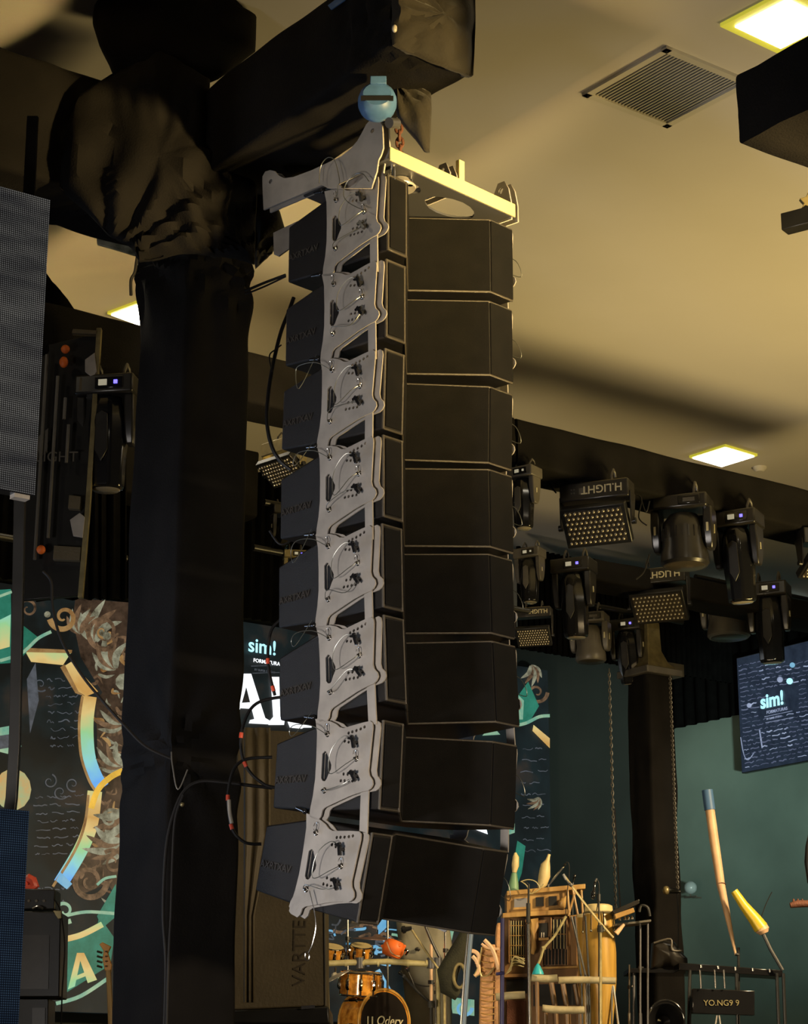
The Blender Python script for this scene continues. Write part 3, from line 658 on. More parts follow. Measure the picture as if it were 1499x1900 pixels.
beam_light(970, 868, 990, PF, -35, 0, 'moving head half hidden behind the right edge of the speakers, front row', m='fixture_grey', blue=False)
strobe(1530, 985, 110, PF, 20, 30, 'LED blinder cut off by the right edge of the picture', txt=False)
beam_light(982, 1018, 1125, PG, -30, 0, 'grey moving head next to the speakers in the rear row', m='fixture_grey', blue=False)
beam_light(1064, 1038, 1192, PG, -25, 4, 'bluish lit moving head in the rear row under the lettered front blinder')
strobe(990, 1128, 68, PG-AD*.4, -15, 45, 'smaller LED blinder low beside the speakers with lettering', .80)
wash_light(1094, 1138, 1232, PG+AD*1.0, -20, 'small grey wash light behind the bluish moving head', 'fixture_grey', W=.66)
beam_light(1163, 1150, 1275, PG+AD*1.0, -25, 10, 'lowest black moving head in front of the rear column top')
strobe(1222, 1056, 108, PG, -22, 48, 'lettered LED blinder in the rear row above the rear column', .66)
wash_light(1348, 1092, 1188, PG+AD*.8, -20, 'grey ribbed wash light in the rear row at right', 'fixture_grey', W=.9)
beam_light(1424, 1082, 1238, PG, -22, 6, 'moving head hanging in front of the wall screen')
# left side fixtures
beam_light(204, 702, 926, PF-AD*.2, -10, 3, 'large moving head left of the wrapped column')
strobe(108, 1000, 128, PG-AD*.6, -30, 40, 'LED blinder panel low at the left above the screen wall', .62, txt=False, nx=9, ny=6)
strobe(530, 815, 100, PF+AD*.6, -45, 34, 'LED blinder between the column and the speakers', .6, txt=False, m='gold_metal')
beam_light(548, 1022, 1112, PG, 10, 0, 'pale moving head peeking out left of the speakers', m='gold_metal')
beam_light(528, 940, 1040, PG, 20, 50, 'blue lit moving head between column and speakers')

# black cloths added to keep the space above the stage dark
def border(name, P, x0, x1, z0, z1, n_=60):
    a = onv(x0, 1000, P, BD); b = onv(x1, 1000, P, BD); return struct(drape(name, a, b, z0, z1, -AD, folds=n_))
PB = PG+AD*1.9
border('trim_3', PB, 955, 1345, onv(1021, 1214, PB, BD).z, onv(1104, 1045, PB, BD).z, 40)
border('trim_4', PB, -200, 900, onv(480, 1152, PB, BD).z, onv(480, 850, PB, BD).z, 60)
PW = fplane(150, 14.6); 
a = atY(50, 560, 14.6); b = atY(236, 640, 14.6)
mbc = MB(); secs = []
ol_ = [(50, 470), (96, 520), (150, 586), (182, 596), (200, 640), (236, 655)]
top = smoothpts([Vector((x, y, 0)) for x, y in ol_], 6); n = len(top)
for f in (0, .33, .66, 1): secs.append([atY(p.x, p.y+(1112-p.y)*f, 14.6)+Vector((0, .04*math.sin(i*1.4), 0)) for i, p in enumerate(top)])
mbc.loft(secs, closed=False); o = mbc.build('trim_5', 'black_wall', smooth=True); o.modifiers.new('solid', 'SOLIDIFY').thickness = .01; struct(o)
# pipes that carry the rear fixtures
def pipe(P, px0, px1, py, label):
    a = onv(px0, py, P, BD); b = onv(px1, 1000, P, BD); b.z = a.z; mb = MB(); mb.cyl(a, b, .03, n=10); tag(mb.build('lighting_pipe', 'blackp', smooth=True), label, 'pipe')
pipe(PG+AD*1.0, 1070, 1260, 1118, 'black pipe carrying the two lowest rear fixtures')
pipe(PG+AD*.8, 1290, 1500, 1070, 'black pipe above the grey ribbed wash light at right')

pipe(PG+AD*.02, 470, 640, 1016, 'black pipe carrying the pale moving head left of the speakers')
pipe(PG+AD*.02, 490, 640, 932, 'upper black pipe carrying the blue lit moving head left of the speakers')
pipe(PG-AD*.6, -20, 236, 992, 'black pipe carrying the blinder panel low at the left')
pipe(PG-AD*.4, 900, 1016, 1120, 'short black pipe carrying the small blinder beside the speakers')
# ---------------------------------------------------------------- LED wall at the back of the stage
def emis(name, c, es, c2=None, vscale=3, stretch=None):
    m = mat(name, c, .5, var=0 if c2 else .25, vscale=vscale, emit='ramp', es=es, c2=c2, stretch=stretch); return m
LW = thing('led_wall', 'huge lit LED wall with gilded ornaments and scribbled text behind the band', 'led screen', led(500, 1500))
LI = lambda px, py, off=.03: led(px, py, off)-LW.location
tl = led(-60, 1088); tr = led(1021, 1215); zt2 = led(236, 1119).z; zb2 = led(200, 1880).z
m = M['cloth']
mw = bpy.data.materials.new('screen_picture'); mw.use_nodes = True; nt = mw.node_tree; b = nt.nodes['Principled BSDF']
tc = nt.nodes.new('ShaderNodeTexCoord'); b.inputs['Base Color'].default_value = (.004, .004, .005, 1); b.inputs['Roughness'].default_value = .6
n1 = nt.nodes.new('ShaderNodeTexNoise'); n1.inputs['Scale'].default_value = 1.6; n1.inputs['Detail'].default_value = 10
r1 = nt.nodes.new('ShaderNodeValToRGB'); r1.color_ramp.elements[0].position = .4; r1.color_ramp.elements[0].color = (.003, .005, .006, 1); r1.color_ramp.elements[1].position = .72; r1.color_ramp.elements[1].color = (.040, .026, .018, 1)
e_ = r1.color_ramp.elements.new(.55); e_.color = (.006, .012, .014, 1)
nt.links.new(tc.outputs['Object'], n1.inputs['Vector']); nt.links.new(n1.outputs[0], r1.inputs[0]); nt.links.new(r1.outputs[0], b.inputs['Emission Color']); b.inputs['Emission Strength'].default_value = 1.0
M['screen_picture'] = mw
a_, b_ = led(-120, 1500), led(1021, 1500)
mb = MB(); mb.prism([Vector((p.x, p.y, z))-LW.location for p, z in ((a_, zb2), (b_, zb2), (b_, zt2), (a_, zt2))], AD*.12); mb.build('screen_panel', mw, LW)
emis('e_gold', (.16, .07, .02), 1.0, (.42, .26, .10), 2.5)
def irid(name, k, ph, cols):
    m = bpy.data.materials.new(name); m.use_nodes = True; nt = m.node_tree; b = nt.nodes['Principled BSDF']; b.inputs['Base Color'].default_value = (.004, .004, .004, 1)
    tc = nt.nodes.new('ShaderNodeTexCoord'); sx = nt.nodes.new('ShaderNodeSeparateXYZ'); nt.links.new(tc.outputs['Object'], sx.inputs[0])
    nz = nt.nodes.new('ShaderNodeTexNoise'); nz.inputs['Scale'].default_value = 5; nt.links.new(tc.outputs['Object'], nz.inputs['Vector'])
    a = nt.nodes.new('ShaderNodeMath'); a.operation = 'MULTIPLY_ADD'; a.inputs[1].default_value = k; a.inputs[2].default_value = ph; nt.links.new(sx.outputs[2], a.inputs[0])
    a2 = nt.nodes.new('ShaderNodeMath'); a2.operation = 'MULTIPLY_ADD'; a2.inputs[1].default_value = .35; nt.links.new(nz.outputs[0], a2.inputs[0]); nt.links.new(a.outputs[0], a2.inputs[2])
    f = nt.nodes.new('ShaderNodeMath'); f.operation = 'PINGPONG'; f.inputs[1].default_value = 1; nt.links.new(a2.outputs[0], f.inputs[0])
    r = nt.nodes.new('ShaderNodeValToRGB'); cr = r.color_ramp; cr.elements[0].color = (*cols[0], 1); cr.elements[1].color = (*cols[-1], 1)
    for i, c in enumerate(cols[1:-1]): e = cr.elements.new((i+1)/(len(cols)-1)); e.color = (*c, 1)
    nt.links.new(f.outputs[0], r.inputs[0]); nt.links.new(r.outputs[0], b.inputs['Emission Color']); b.inputs['Emission Strength'].default_value = 1; M[name] = m
RB4 = [(.55, .30, .08), (.70, .52, .20), (.30, .60, .28), (.25, .62, .62), (.12, .38, .88)]
irid('e_irid', 1.3, .2, RB4); irid('e_irid2', .9, .75, RB4)
emis('e_dark', (.012, .007, .005), 1.0, (.075, .045, .028), 4)
emis('e_brown', (.03, .018, .011), 1.0, (.22, .13, .07), 7)
emis('e_leaf', (.06, .05, .03), 1.0, (.36, .36, .25), 7)
emis('e_green', (.01, .10, .06), 1.0, (.03, .22, .15), 2)
emis('e_pale', (.10, .32, .24), 1.0, (.34, .48, .30), 3)
emis('e_scrib', (.03, .035, .04), 1.0, (.10, .11, .13), 4)
emis('e_white', (.80, .90, 1.0), 1.6)
emis('e_cyan', (.35, .75, 1.0), 1.5)
emis('e_blue', (.10, .35, .60), 1.0, (.25, .5, .65), 2)
emis('e_yellow', (.72, .42, .05), 1)
emis('e_orange', (.60, .24, .05), 1.1, (.22, .40, .22), 1.5)
NL = [0]
def lpoly(pts, m, name='screen_motif', lay=1):
    NL[0] += 1
    mb = MB(); mb.prism([LI(x, y, .004+.004*lay+.00002*NL[0]) for x, y in pts], AD*.003); return mb.build(name, m, LW)
def lstroke(pts, w, m, name='screen_motif', lay=1, k=5):
    P = smoothpts([Vector((x, y, 0)) for x, y in pts], k); n = len(P); L_, R_ = [], []
    for i, p in enumerate(P):
        d = (P[min(i+1, n-1)]-P[max(i-1, 0)]).normalized(); q = Vector((-d.y, d.x, 0)); f = i/(n-1)
        ww = w(f) if callable(w) else w
        L_.append(p+q*ww/2); R_.append(p-q*ww/2)
    NL[0] += 1; off = .004+.004*lay+.00002*NL[0]
    mb = MB(); vs = [[mb.bm.verts.new(LI(p.x, p.y, off)) for p in S_] for S_ in (L_, R_)]
    for i in range(n-1): mb.bm.faces.new((vs[0][i], vs[0][i+1], vs[1][i+1], vs[1][i]))
    return mb.build(name, m, LW)
def spiral(cx, cy, r, turns, a0, w, m, sg=1, lay=1):
    pts = [(cx+r*(1-.85*t)*math.cos(a0+sg*turns*2*math.pi*t), cy+r*(1-.85*t)*math.sin(a0+sg*turns*2*math.pi*t)) for t in [i/22 for i in range(23)]]
    return lstroke(pts, lambda f: w*(1-.7*f), m, lay=lay, k=3)
tap = lambda w: (lambda f: w*math.sin(math.pi*min(1, .15+f*.85)))
def acanthus(cx, cy, r, a, m1='e_brown', m2='e_leaf'):
    for k in range(5):
        t = a+(k-2)*.35; L2 = r*(1-.12*abs(k-2))
        lstroke([(cx, cy), (cx+L2*.5*math.cos(t), cy+L2*.5*math.sin(t)), (cx+L2*math.cos(t+.35), cy+L2*math.sin(t+.35))], tap(r*.20), m1 if k % 2 else m2)
# left picture region
lpoly([(140, 1110), (240, 1118), (240, 1700), (200, 1640), (150, 1660), (130, 1640), (168, 1560), (196, 1470), (182, 1430), (178, 1300), (190, 1285), (150, 1220), (135, 1150)], 'e_dark', lay=-.5)
acanthus(178, 1190, 80, -1.7); acanthus(215, 1240, 70, -2.2); acanthus(150, 1175, 55, -1.9, 'e_leaf', 'e_brown')
spiral(192, 1172, 34, 1.6, 1, 10, 'e_brown'); spiral(118, 1145, 26, 1.3, 3, 11, 'e_gold', -1); spiral(52, 1130, 22, 1.4, 2, 7, 'e_brown'); spiral(190, 1172, 14, 1, 0, 5, 'e_gold')
for p in (((88, 1140), 6), ((198, 1180), 8), ((230, 1265), 16)): lpoly([(p[0][0]+p[1]*math.cos(k*.7), p[0][1]+p[1]*math.sin(k*.7)) for k in range(9)], 'e_leaf')
lpoly([(45, 1205), (133, 1209), (117, 1234), (58, 1228)], 'e_irid'); lpoly([(45, 1202), (134, 1206), (133, 1212), (50, 1210)], 'e_gold', lay=2)
lpoly([(116, 1238), (132, 1228), (182, 1283), (160, 1292), (140, 1280)], 'e_irid2'); lpoly([(112, 1238), (120, 1233), (146, 1284), (158, 1292), (140, 1286)], 'e_gold', lay=2)
lstroke([(166, 1292), (160, 1340), (163, 1400), (176, 1440), (190, 1462)], 27, 'e_irid2'); lstroke([(153, 1292), (147, 1340), (150, 1400), (164, 1445), (176, 1466)], 5, 'e_gold', lay=2)
lstroke([(176, 1468), (168, 1530), (148, 1580), (112, 1640)], 27, 'e_irid'); lstroke([(164, 1475), (157, 1530), (138, 1580), (98, 1645)], 5, 'e_gold', lay=2)
lpoly([(112, 1618), (134, 1640), (124, 1650), (104, 1634)], 'e_blue', lay=2)
lstroke([(228, 1430), (205, 1442), (182, 1465), (169, 1500)], 11, 'e_yellow', lay=3)
acanthus(232, 1500, 80, 1.9); acanthus(225, 1560, 75, 2.6); acanthus(228, 1420, 60, 3.4); acanthus(232, 1340, 60, 2.9, 'e_leaf', 'e_brown')
spiral(165, 1635, 34, 1.7, 0, 12, 'e_brown'); spiral(205, 1520, 26, 1.4, 2, 9, 'e_leaf', -1); spiral(120, 1690, 22, 1.3, 1, 9, 'e_pale'); spiral(210, 1600, 24, 1.4, 4, 8, 'e_brown')
lpoly([(180, 1700), (215, 1640), (216, 1700), (190, 1722)], 'e_green'); lstroke([(180, 1642), (195, 1630), (216, 1626)], 5, 'e_pale', lay=2)
lpoly([(108, 1750), (180, 1720), (184, 1700), (212, 1740), (205, 1790), (110, 1850)], 'e_green')
lstroke([(110, 1745), (150, 1735), (190, 1715)], 11, 'e_irid'); lstroke([(104, 1862), (150, 1848), (205, 1812)], 7, 'e_pale', lay=2); lstroke([(118, 1700), (160, 1692), (212, 1695)], 6, 'e_pale', lay=2)
lpoly([(126, 1836), (143, 1768), (156, 1768), (180, 1818), (163, 1824), (149, 1782), (139, 1830)], 'e_irid', lay=3); lpoly([(138, 1812), (160, 1803), (162, 1810), (137, 1820)], 'e_irid', lay=4); lpoly([(107, 1780), (114, 1778), (114, 1845), (107, 1848)], 'e_pale', lay=3)
lpoly([(-10, 1095), (20, 1093), (22, 1230), (-10, 1232)], 'e_green'); lpoly([(36, 1155), (74, 1185), (40, 1220), (34, 1222)], 'e_green'); lstroke([(0, 1226), (40, 1212), (70, 1185), (95, 1172)], 6, 'e_pale', lay=2)
lpoly([(0, 1150), (20, 1140), (18, 1200), (0, 1205)], 'e_irid2', lay=2); lstroke([(-5, 1108), (22, 1098)], 5, 'e_pale', lay=2)
lpoly([(24+34*math.cos(k*.45), 1465+39*math.sin(k*.45)) for k in range(14)], 'e_orange', lay=2); lpoly([(0, 1350), (28, 1345), (40, 1385), (20, 1400), (0, 1395)], 'e_pale'); lpoly([(0, 1365), (20, 1362), (30, 1385), (0, 1390)], 'e_scrib', lay=2)
lpoly([(50, 1260), (66, 1230), (72, 1300), (56, 1360)], 'e_scrib', lay=0)
rs = random.Random(4); rs0 = random.Random(9)
def scribble(x0, x1, y0, y1, n, amp=3):
    for k in range(n):
        y = y0+(y1-y0)*k/n; x = x0+rs.random()*10; 
        while x < x1-10:
            l = rs.uniform(8, 28); lstroke([(x+i*l/5, y+rs.uniform(-amp, amp)-.05*(x-x0)) for i in range(6)], rs.uniform(1, 2.2), 'e_scrib', 'screen_scribble', 0, 2); x += l+rs.uniform(3, 9)
scribble(85, 150, 1262, 1400, 9); scribble(60, 150, 1480, 1600, 8, 2); scribble(60, 130, 1650, 1700, 2)
for c in ((92, 1450), (112, 1470), (135, 1455), (75, 1270)): spiral(c[0], c[1], 14, 1.2, rs.random()*6, 3, 'e_scrib')
for cx_, cy_, nn in ((215, 1200, 10), (225, 1300, 9), (200, 1370, 5), (225, 1400, 8), (215, 1480, 9), (205, 1560, 12), (170, 1600, 8), (180, 1250, 6), (215, 1640, 6)):
    for k in range(nn):
        a = rs0.uniform(0, 6.28); x = cx_+rs0.uniform(-22, 20); y = cy_+rs0.uniform(-30, 30); l = rs0.uniform(14, 34); b_c = rs0.uniform(-1.2, 1.2)
        lstroke([(x, y), (x+l*.5*math.cos(a), y+l*.5*math.sin(a)), (x+l*math.cos(a+b_c), y+l*math.sin(a+b_c))], tap(rs0.uniform(3, 8)), rs0.choice(['e_brown', 'e_brown', 'e_leaf', 'e_gold']), lay=0, k=4)
# middle picture region: giant serif letters, the sim! sign
def ltext(s, px, py, hpx, m, shear=0, bold=0, lay=4, par=None, ax=None, pt=None, name='screen_lettering'):
    pt = pt or (lambda x, y: led(x, y, .04)); ax = ax or BD
    o_ = pt(px, py); sz = abs(pt(px, py-hpx).z-o_.z)/.72
    te = text_mesh(s, sz, .002, bold*sz)
    X = ax; Z = Vector((0, 0, 1)); Nn = X.cross(Z)
    te.transform(basis(X, Z, Nn, o_-(par or LW).location)); return MB().add(te).build(name, m, par or LW)
ltext('sim!', 460, 1208, 27, 'e_cyan', bold=.012); ltext('FORMATURAS', 470, 1228, 7, 'e_white', bold=.01); ltext('BY SUPER STUDIO', 472, 1244, 4, 'e_scrib')
lstroke([(466, 1236), (545, 1234)], 1.2, 'e_scrib'); lstroke([(468, 1249), (545, 1247)], 1.2, 'e_scrib')
lpoly([(430, 1338), (452, 1250), (466, 1250), (492, 1332), (502, 1338), (500, 1344), (462, 1342), (464, 1336), (472, 1334), (467, 1315), (446, 1314), (440, 1330), (444, 1344)], 'e_white', lay=3)
lpoly([(449, 1304), (457, 1275), (464, 1303)], 'screen_picture', lay=4)
lpoly([(502, 1256), (518, 1256), (520, 1330), (528, 1338), (527, 1345), (498, 1345), (500, 1338), (507, 1330)], 'e_white', lay=3)
lpoly([(536, 1300), (556, 1290), (560, 1345), (580, 1335), (578, 1350), (540, 1350), (534, 1340)], 'e_white', lay=3)
lpoly([(534, 1340), (575, 1325), (582, 1338), (560, 1352), (538, 1350)], 'e_white', lay=4)
lstroke([(470, 1372), (490, 1365), (508, 1370), (500, 1376), (480, 1377)], 4, 'e_white', lay=3)
# right strip
spiral(996, 1285, 20, 1.3, 0, 7, 'e_brown'); lpoly([(962, 1290), (980, 1265), (1000, 1310), (985, 1335), (962, 1345)], 'e_green'); lpoly([(962, 1290), (972, 1300), (970, 1335), (962, 1335)], 'e_pale', lay=2)
lstroke([(945, 1348), (975, 1342), (1000, 1330), (1020, 1328)], 6, 'e_pale', lay=3); lpoly([(990, 1345), (1020, 1370), (1020, 1388), (988, 1356)], 'e_irid', lay=3)
lpoly([(895, 1365), (912, 1345), (928, 1363)], 'e_pale', lay=3); acanthus(985, 1235, 40, 1.2); acanthus(1000, 1480, 30, 2); scribble(965, 1015, 1390, 1600, 10, 2)
lpoly([(870, 1525), (900, 1528), (905, 1548), (884, 1540)], 'e_white', lay=3); lpoly([(925, 1530), (955, 1528), (955, 1545), (935, 1552)], 'e_pale', lay=3)
lpoly([(960, 1560), (975, 1570), (968, 1620), (955, 1655), (945, 1655)], 'e_green', lay=2)
# bottom region behind the drum kit
for k in range(46):
    x = rs.uniform(600, 730); y = rs.uniform(1690, 1790); lstroke([(x, y), (x+rs.uniform(4, 20), y+rs.uniform(-8, 8)), (x+rs.uniform(10, 34), y+rs.uniform(-12, 12))], rs.uniform(2, 6), rs.choice(['e_blue', 'e_scrib', 'e_scrib', 'e_pale', 'e_brown']))
lstroke([(700, 1800), (735, 1860), (760, 1880)], 10, 'e_blue'); lpoly([(815, 1695), (845, 1715), (838, 1745), (825, 1735)], 'e_pale'); lpoly([(835, 1850), (880, 1855), (880, 1885), (840, 1880)], 'e_pale'); spiral(860, 1870, 16, 1.2, 0, 7, 'e_blue')
lpoly([(715, 1675), (725, 1675), (718, 1720), (702, 1735), (700, 1720)], 'e_blue')
# ---------------------------------------------------------------- wall screen at right
tv0 = onv(1363, 1222, RW-BD*.25, AD); tv1 = onv(1376, 1435, RW-BD*.25, AD)
TVT = thing('wall_screen', 'upright lit screen with scribbled text hung high on the right wall', 'screen', tv1)
h = tv0.z-tv1.z; W_ = onv(1560, 1300, RW-BD*.25, AD); W2 = (W_-tv1).dot(-AD)
tx = lambda x, y, off=.06: onv(x+ (y-1222)*-.0, y, RW-BD*(.25+off), AD)
mb = MB(); mb.prism([Vector(p) for p in (-AD*0, -AD*W2, -AD*W2+Vector((0, 0, h)), Vector((0, 0, h)))], BD*.08); mb.build('casing', 'blackp', TVT, bev=.005)
M['e_screen2'] = mat('e_screen2', (.010, .016, .030), .3, emit='ramp', es=1.0, c2=(.022, .034, .058), vscale=5)
mb = MB(); mb.prism([Vector(p)-BD*.004 for p in (-AD*.01+Vector((0, 0, .01)), -AD*(W2-.01)+Vector((0, 0, .01)), -AD*(W2-.01)+Vector((0, 0, h-.01)), -AD*.01+Vector((0, 0, h-.01)))], BD*.004); mb.build('display', 'e_screen2', TVT)
emis('e_tvtxt', (.16, .20, .32), 1.0, (.38, .45, .62), 6); emis('e_tvdim', (.05, .06, .11), 1.0, (.14, .17, .26), 6)
def tvs(pts, w, m, off=.012):
    P = smoothpts([Vector((x, y, 0)) for x, y in pts], 3); n = len(P); mb = MB(); A_, B_2 = [], []
    for i, p in enumerate(P):
        d = (P[min(i+1, n-1)]-P[max(i-1, 0)]).normalized(); q = Vector((-d.y, d.x, 0))
        A_.append(mb.bm.verts.new(tx(*(p+q*w/2).xy, off)-TVT.location)); B_2.append(mb.bm.verts.new(tx(*(p-q*w/2).xy, off)-TVT.location))
    for i in range(n-1): mb.bm.faces.new((A_[i], A_[i+1], B_2[i+1], B_2[i]))
    return mb.build('screen_scribble', m, TVT)
for k in range(24):
    y = 1236+k*8.2; xl = 1366+(y-1222)*.065+3; x = xl+rs.random()*6
    if 1290 < y < 1338: stops = [(xl, 1405), (1482, 1499)]
    else: stops = [(xl, 1499)]
    for a, b2 in stops:
        x = a
        while x < b2:
            l = rs.uniform(5, 18); yy = y-.20*(x-xl)
            if 1228 < yy < 1425: tvs([(x+i*l/4, yy+rs.uniform(-1.3, 1.3)-.2*i*l/4) for i in range(5)], rs.uniform(.6, 2.4), rs.choice(['e_tvtxt', 'e_tvdim', 'e_tvdim', 'e_tvdim', 'e_tvdim']))
            x += l+rs.uniform(2, 6)
for c, r_, m in (((1447, 1261), 5.5, 'e_tvtxt'), ((1465, 1264), 6, 'e_cyan'), ((1390, 1309), 4.5, 'e_tvtxt'), ((1470, 1234), 5, 'e_blue')):
    mb = MB(); mb.prism([tx(c[0]+r_*math.cos(k*.63), c[1]+r_*math.sin(k*.63), .014)-TVT.location for k in range(10)], -BD*.002); mb.build('screen_motif', m, TVT)
o_ = tx(1411, 1316, .02)
for s_, px, py, hp_, m, bo in (('sim!', 1411, 1315, 26, 'e_cyan', .03), ('FORMATURAS', 1422, 1325, 6, 'e_tvtxt', .01), ('BY SUPER STUDIO', 1422, 1336, 3.5, 'e_tvtxt', 0)):
    ltext(s_, px, py, hp_, m, bold=bo, par=TVT, ax=-AD, pt=lambda x, y: tx(x, y, .02))
tvs([(1418, 1330), (1470, 1319)], 1, 'e_tvtxt'); tvs([(1420, 1341), (1472, 1331)], 1, 'e_tvtxt'); tvs([(1409, 1354), (1414, 1388)], 2.5, 'e_tvtxt'); tvs([(1374, 1368), (1380, 1400), (1388, 1410), (1400, 1395)], 1.5, 'e_tvtxt')
# ---------------------------------------------------------------- near LED panels at the left edge
mled = bpy.data.materials.new('led_face'); mled.use_nodes = True; nt = mled.node_tree; b = nt.nodes['Principled BSDF']
tc = nt.nodes.new('ShaderNodeTexCoord'); mp = nt.nodes.new('ShaderNodeMapping'); mp.inputs['Rotation'].default_value = (0, 0, -YAWB); nt.links.new(tc.outputs['Object'], mp.inputs[0])
sx = nt.nodes.new('ShaderNodeSeparateXYZ'); nt.links.new(mp.outputs[0], sx.inputs[0])
def grid(sock):
    a = nt.nodes.new('ShaderNodeMath'); a.operation = 'MULTIPLY'; a.inputs[1].default_value = 95; nt.links.new(sock, a.inputs[0])
    f = nt.nodes.new('ShaderNodeMath'); f.operation = 'FRACT'; nt.links.new(a.outputs[0], f.inputs[0])
    g = nt.nodes.new('ShaderNodeMath'); g.operation = 'GREATER_THAN'; g.inputs[1].default_value = .35; nt.links.new(f.outputs[0], g.inputs[0]); return g
mu = nt.nodes.new('ShaderNodeMath'); mu.operation = 'MULTIPLY'; nt.links.new(grid(sx.outputs[0]).outputs[0], mu.inputs[0]); nt.links.new(grid(sx.outputs[2]).outputs[0], mu.inputs[1])
ns = nt.nodes.new('ShaderNodeTexNoise'); ns.inputs['Scale'].default_value = 2.2; mp2 = nt.nodes.new('ShaderNodeMapping'); mp2.inputs['Scale'].default_value = (1, 1, 4); nt.links.new(tc.outputs['Object'], mp2.inputs[0]); nt.links.new(mp2.outputs[0], ns.inputs['Vector'])
rp = nt.nodes.new('ShaderNodeValToRGB'); rp.color_ramp.elements[0].position = .3; rp.color_ramp.elements[0].color = (.035, .036, .040, 1); rp.color_ramp.elements[1].position = .75; rp.color_ramp.elements[1].color = (.17, .165, .15, 1); nt.links.new(ns.outputs[0], rp.inputs[0])
nt.links.new(rp.outputs[0], b.inputs['Emission Color']); nt.links.new(mu.outputs[0], b.inputs['Emission Strength']); b.inputs['Base Color'].default_value = (.010, .010, .012, 1); b.inputs['Roughness'].default_value = 1; b.inputs['Specular IOR Level'].default_value = 0; M['led_face'] = mled
mlb = mled.copy(); M['led_face_blue'] = mlb
for n_ in mlb.node_tree.nodes:
    if n_.type == 'VALTORGB': n_.color_ramp.elements[0].color = (.008, .015, .026, 1); n_.color_ramp.elements[1].color = (.022, .038, .060, 1)
mlb.node_tree.nodes['Principled BSDF'].inputs['Base Color'].default_value = (.004, .006, .012, 1)
def ledpanel(pr, pb, xl, label, m):
    P = atY(pr[0], pr[1], 9.6); hh = P.z-onv(pb[0], pb[1], P, BD).z; Wd = (P-onv(xl, pr[1], P, BD)).dot(BD)
    t = thing('video_screen', label, 'led screen', (P.x, P.y, P.z-hh))
    q = lambda o: [Vector((0, 0, 0))+o, -BD*Wd+o, -BD*Wd+Vector((0, 0, hh))+o, Vector((0, 0, hh))+o]
    mb = MB(); mb.prism(q(Vector()), AD*.07); mb.build('cabinet', 'blackp', t, bev=.003)
    mb = MB(); mb.prism(q(-AD*.006), AD*.006); mb.build('led_face', m, t)
    mb = MB()
    mb.box(Vector((0, 0, .02))-BD*.06-AD*.0+AD*.03-Vector((0, 0, .03)), (.08, .05, .02), Matrix.Rotation(YAWB, 3, 'Z')); mb.build('latch', 'rig_grey', t)
    return P
p1 = ledpanel((92, 372), (62, 920), -120, 'grey glowing LED panel hanging at the left edge', 'led_face')
p2_ = ledpanel((53, 1505), (30, 1960), -120, 'dark blue LED panel standing at the lower left corner', 'led_face_blue')
mb = MB(); mb.loft([[atY(x, y, 9.7)+Vector((0, d, 0)) for x, d in ((xa, 0), (xb, 0), (xb, .03), (xa, .03))] for y, xa, xb in ((215, 50, 70), (372, 42, 63))]); tag(mb.build('hanging_strap', 'cloth'), 'black strap holding up the grey LED panel', 'strap')
mb = MB(); mb.loft([[atY(x, y, 9.8)+Vector((0, d, 0)) for x, d in ((xa, 0), (xb, 0), (xb, .05), (xa, .05))] for y, xa, xb in ((905, 26, 46), (1100, 22, 42), (1380, 16, 36), (1480, 10, 30), (1515, 4, 26))]); tag(mb.build('support_post', 'blackp', bev=.003), 'black vertical post between the two LED panels at left', 'post')
# LED frame seen from its back, in the gap left of the column
FRM = thing('screen_frame', 'open back of an LED screen with gold lit edge rail', 'screen frame', atY(150, 1100, 13.2))
fl = lambda x, y, d=0: atY(x, y, 13.2)+Vector((0, d, 0))-FRM.location
mb = MB(); mb.loft([[fl(x, y, d) for x, d in ((xc-5, 0), (xc+4, 0), (xc+4, .05), (xc-5, .05))] for y, xc in ((608, 184), (760, 175), (950, 162), (1108, 149))]); mb.build('edge_rail', 'gold_metal', FRM, bev=.002)
mb = MB(); mb.prism([fl(*p, .06) for p in ((60, 640), (178, 612), (150, 1100), (30, 1110))], (0, .05, 0)); mb.build('back_panel', 'blackp', FRM, bev=.004)
for q in (((158, 668), (176, 655), (180, 690), (172, 702), (158, 690)), ((130, 965), (148, 952), (158, 960), (154, 998), (136, 995))):
    c_ = fl(sum(a for a, b in q)/len(q), sum(b for a, b in q)/len(q)); 
    mb = MB(); mb.prism([fl(*p, -.01) for p in q], (0, .02, 0)); mb.build('bracket', 'rig_grey', FRM, bev=.003)
for a, b2, c3, d3 in ((148, 700, 172, 727), (128, 918, 150, 945), (100, 1012, 150, 1040), (135, 610, 182, 620)):
    mb = MB(); mb.prism([fl(*p, .0) for p in ((a, b2), (c3, b2+3), (c3-2, d3), (a-2, d3-2))], (0, .05, 0)); mb.build('crossbar', 'case_brown', FRM, bev=.003)
for x, y0, y1 in ((128, 790, 860), (122, 740, 780), (108, 700, 1000), (88, 660, 1040)):
    mb = MB(); mb.tube([fl(x, y0, -.02), fl(x-(y1-y0)*.06, y1, -.02)], .012, 6); mb.build('rear_handle', 'fixture_grey', FRM, smooth=True)
mb = MB(); mb.prism([fl(*p, -.01) for p in ((70, 812), (90, 795), (88, 840), (68, 855))], (0, .02, 0)); mb.build('data_box', 'fixture_grey', FRM)
for x, y in ((123, 652), (120, 676), (78, 1023)):
    mb = MB(); mb.sphere(fl(x, y, -.04), .03, 1, 1, 1.0 if y != 676 else 1.3); mb.build('cable_plug', 'orange', FRM, smooth=True)
te = text_mesh('LIGHT', .10, .002); te.transform(basis(Vector((1, 0, 0)), Vector((0, 0, 1)), Vector((0, -1, 0)), fl(66, 858, -.02))); MB().add(te).build('lettering', 'fixture_grey', FRM)
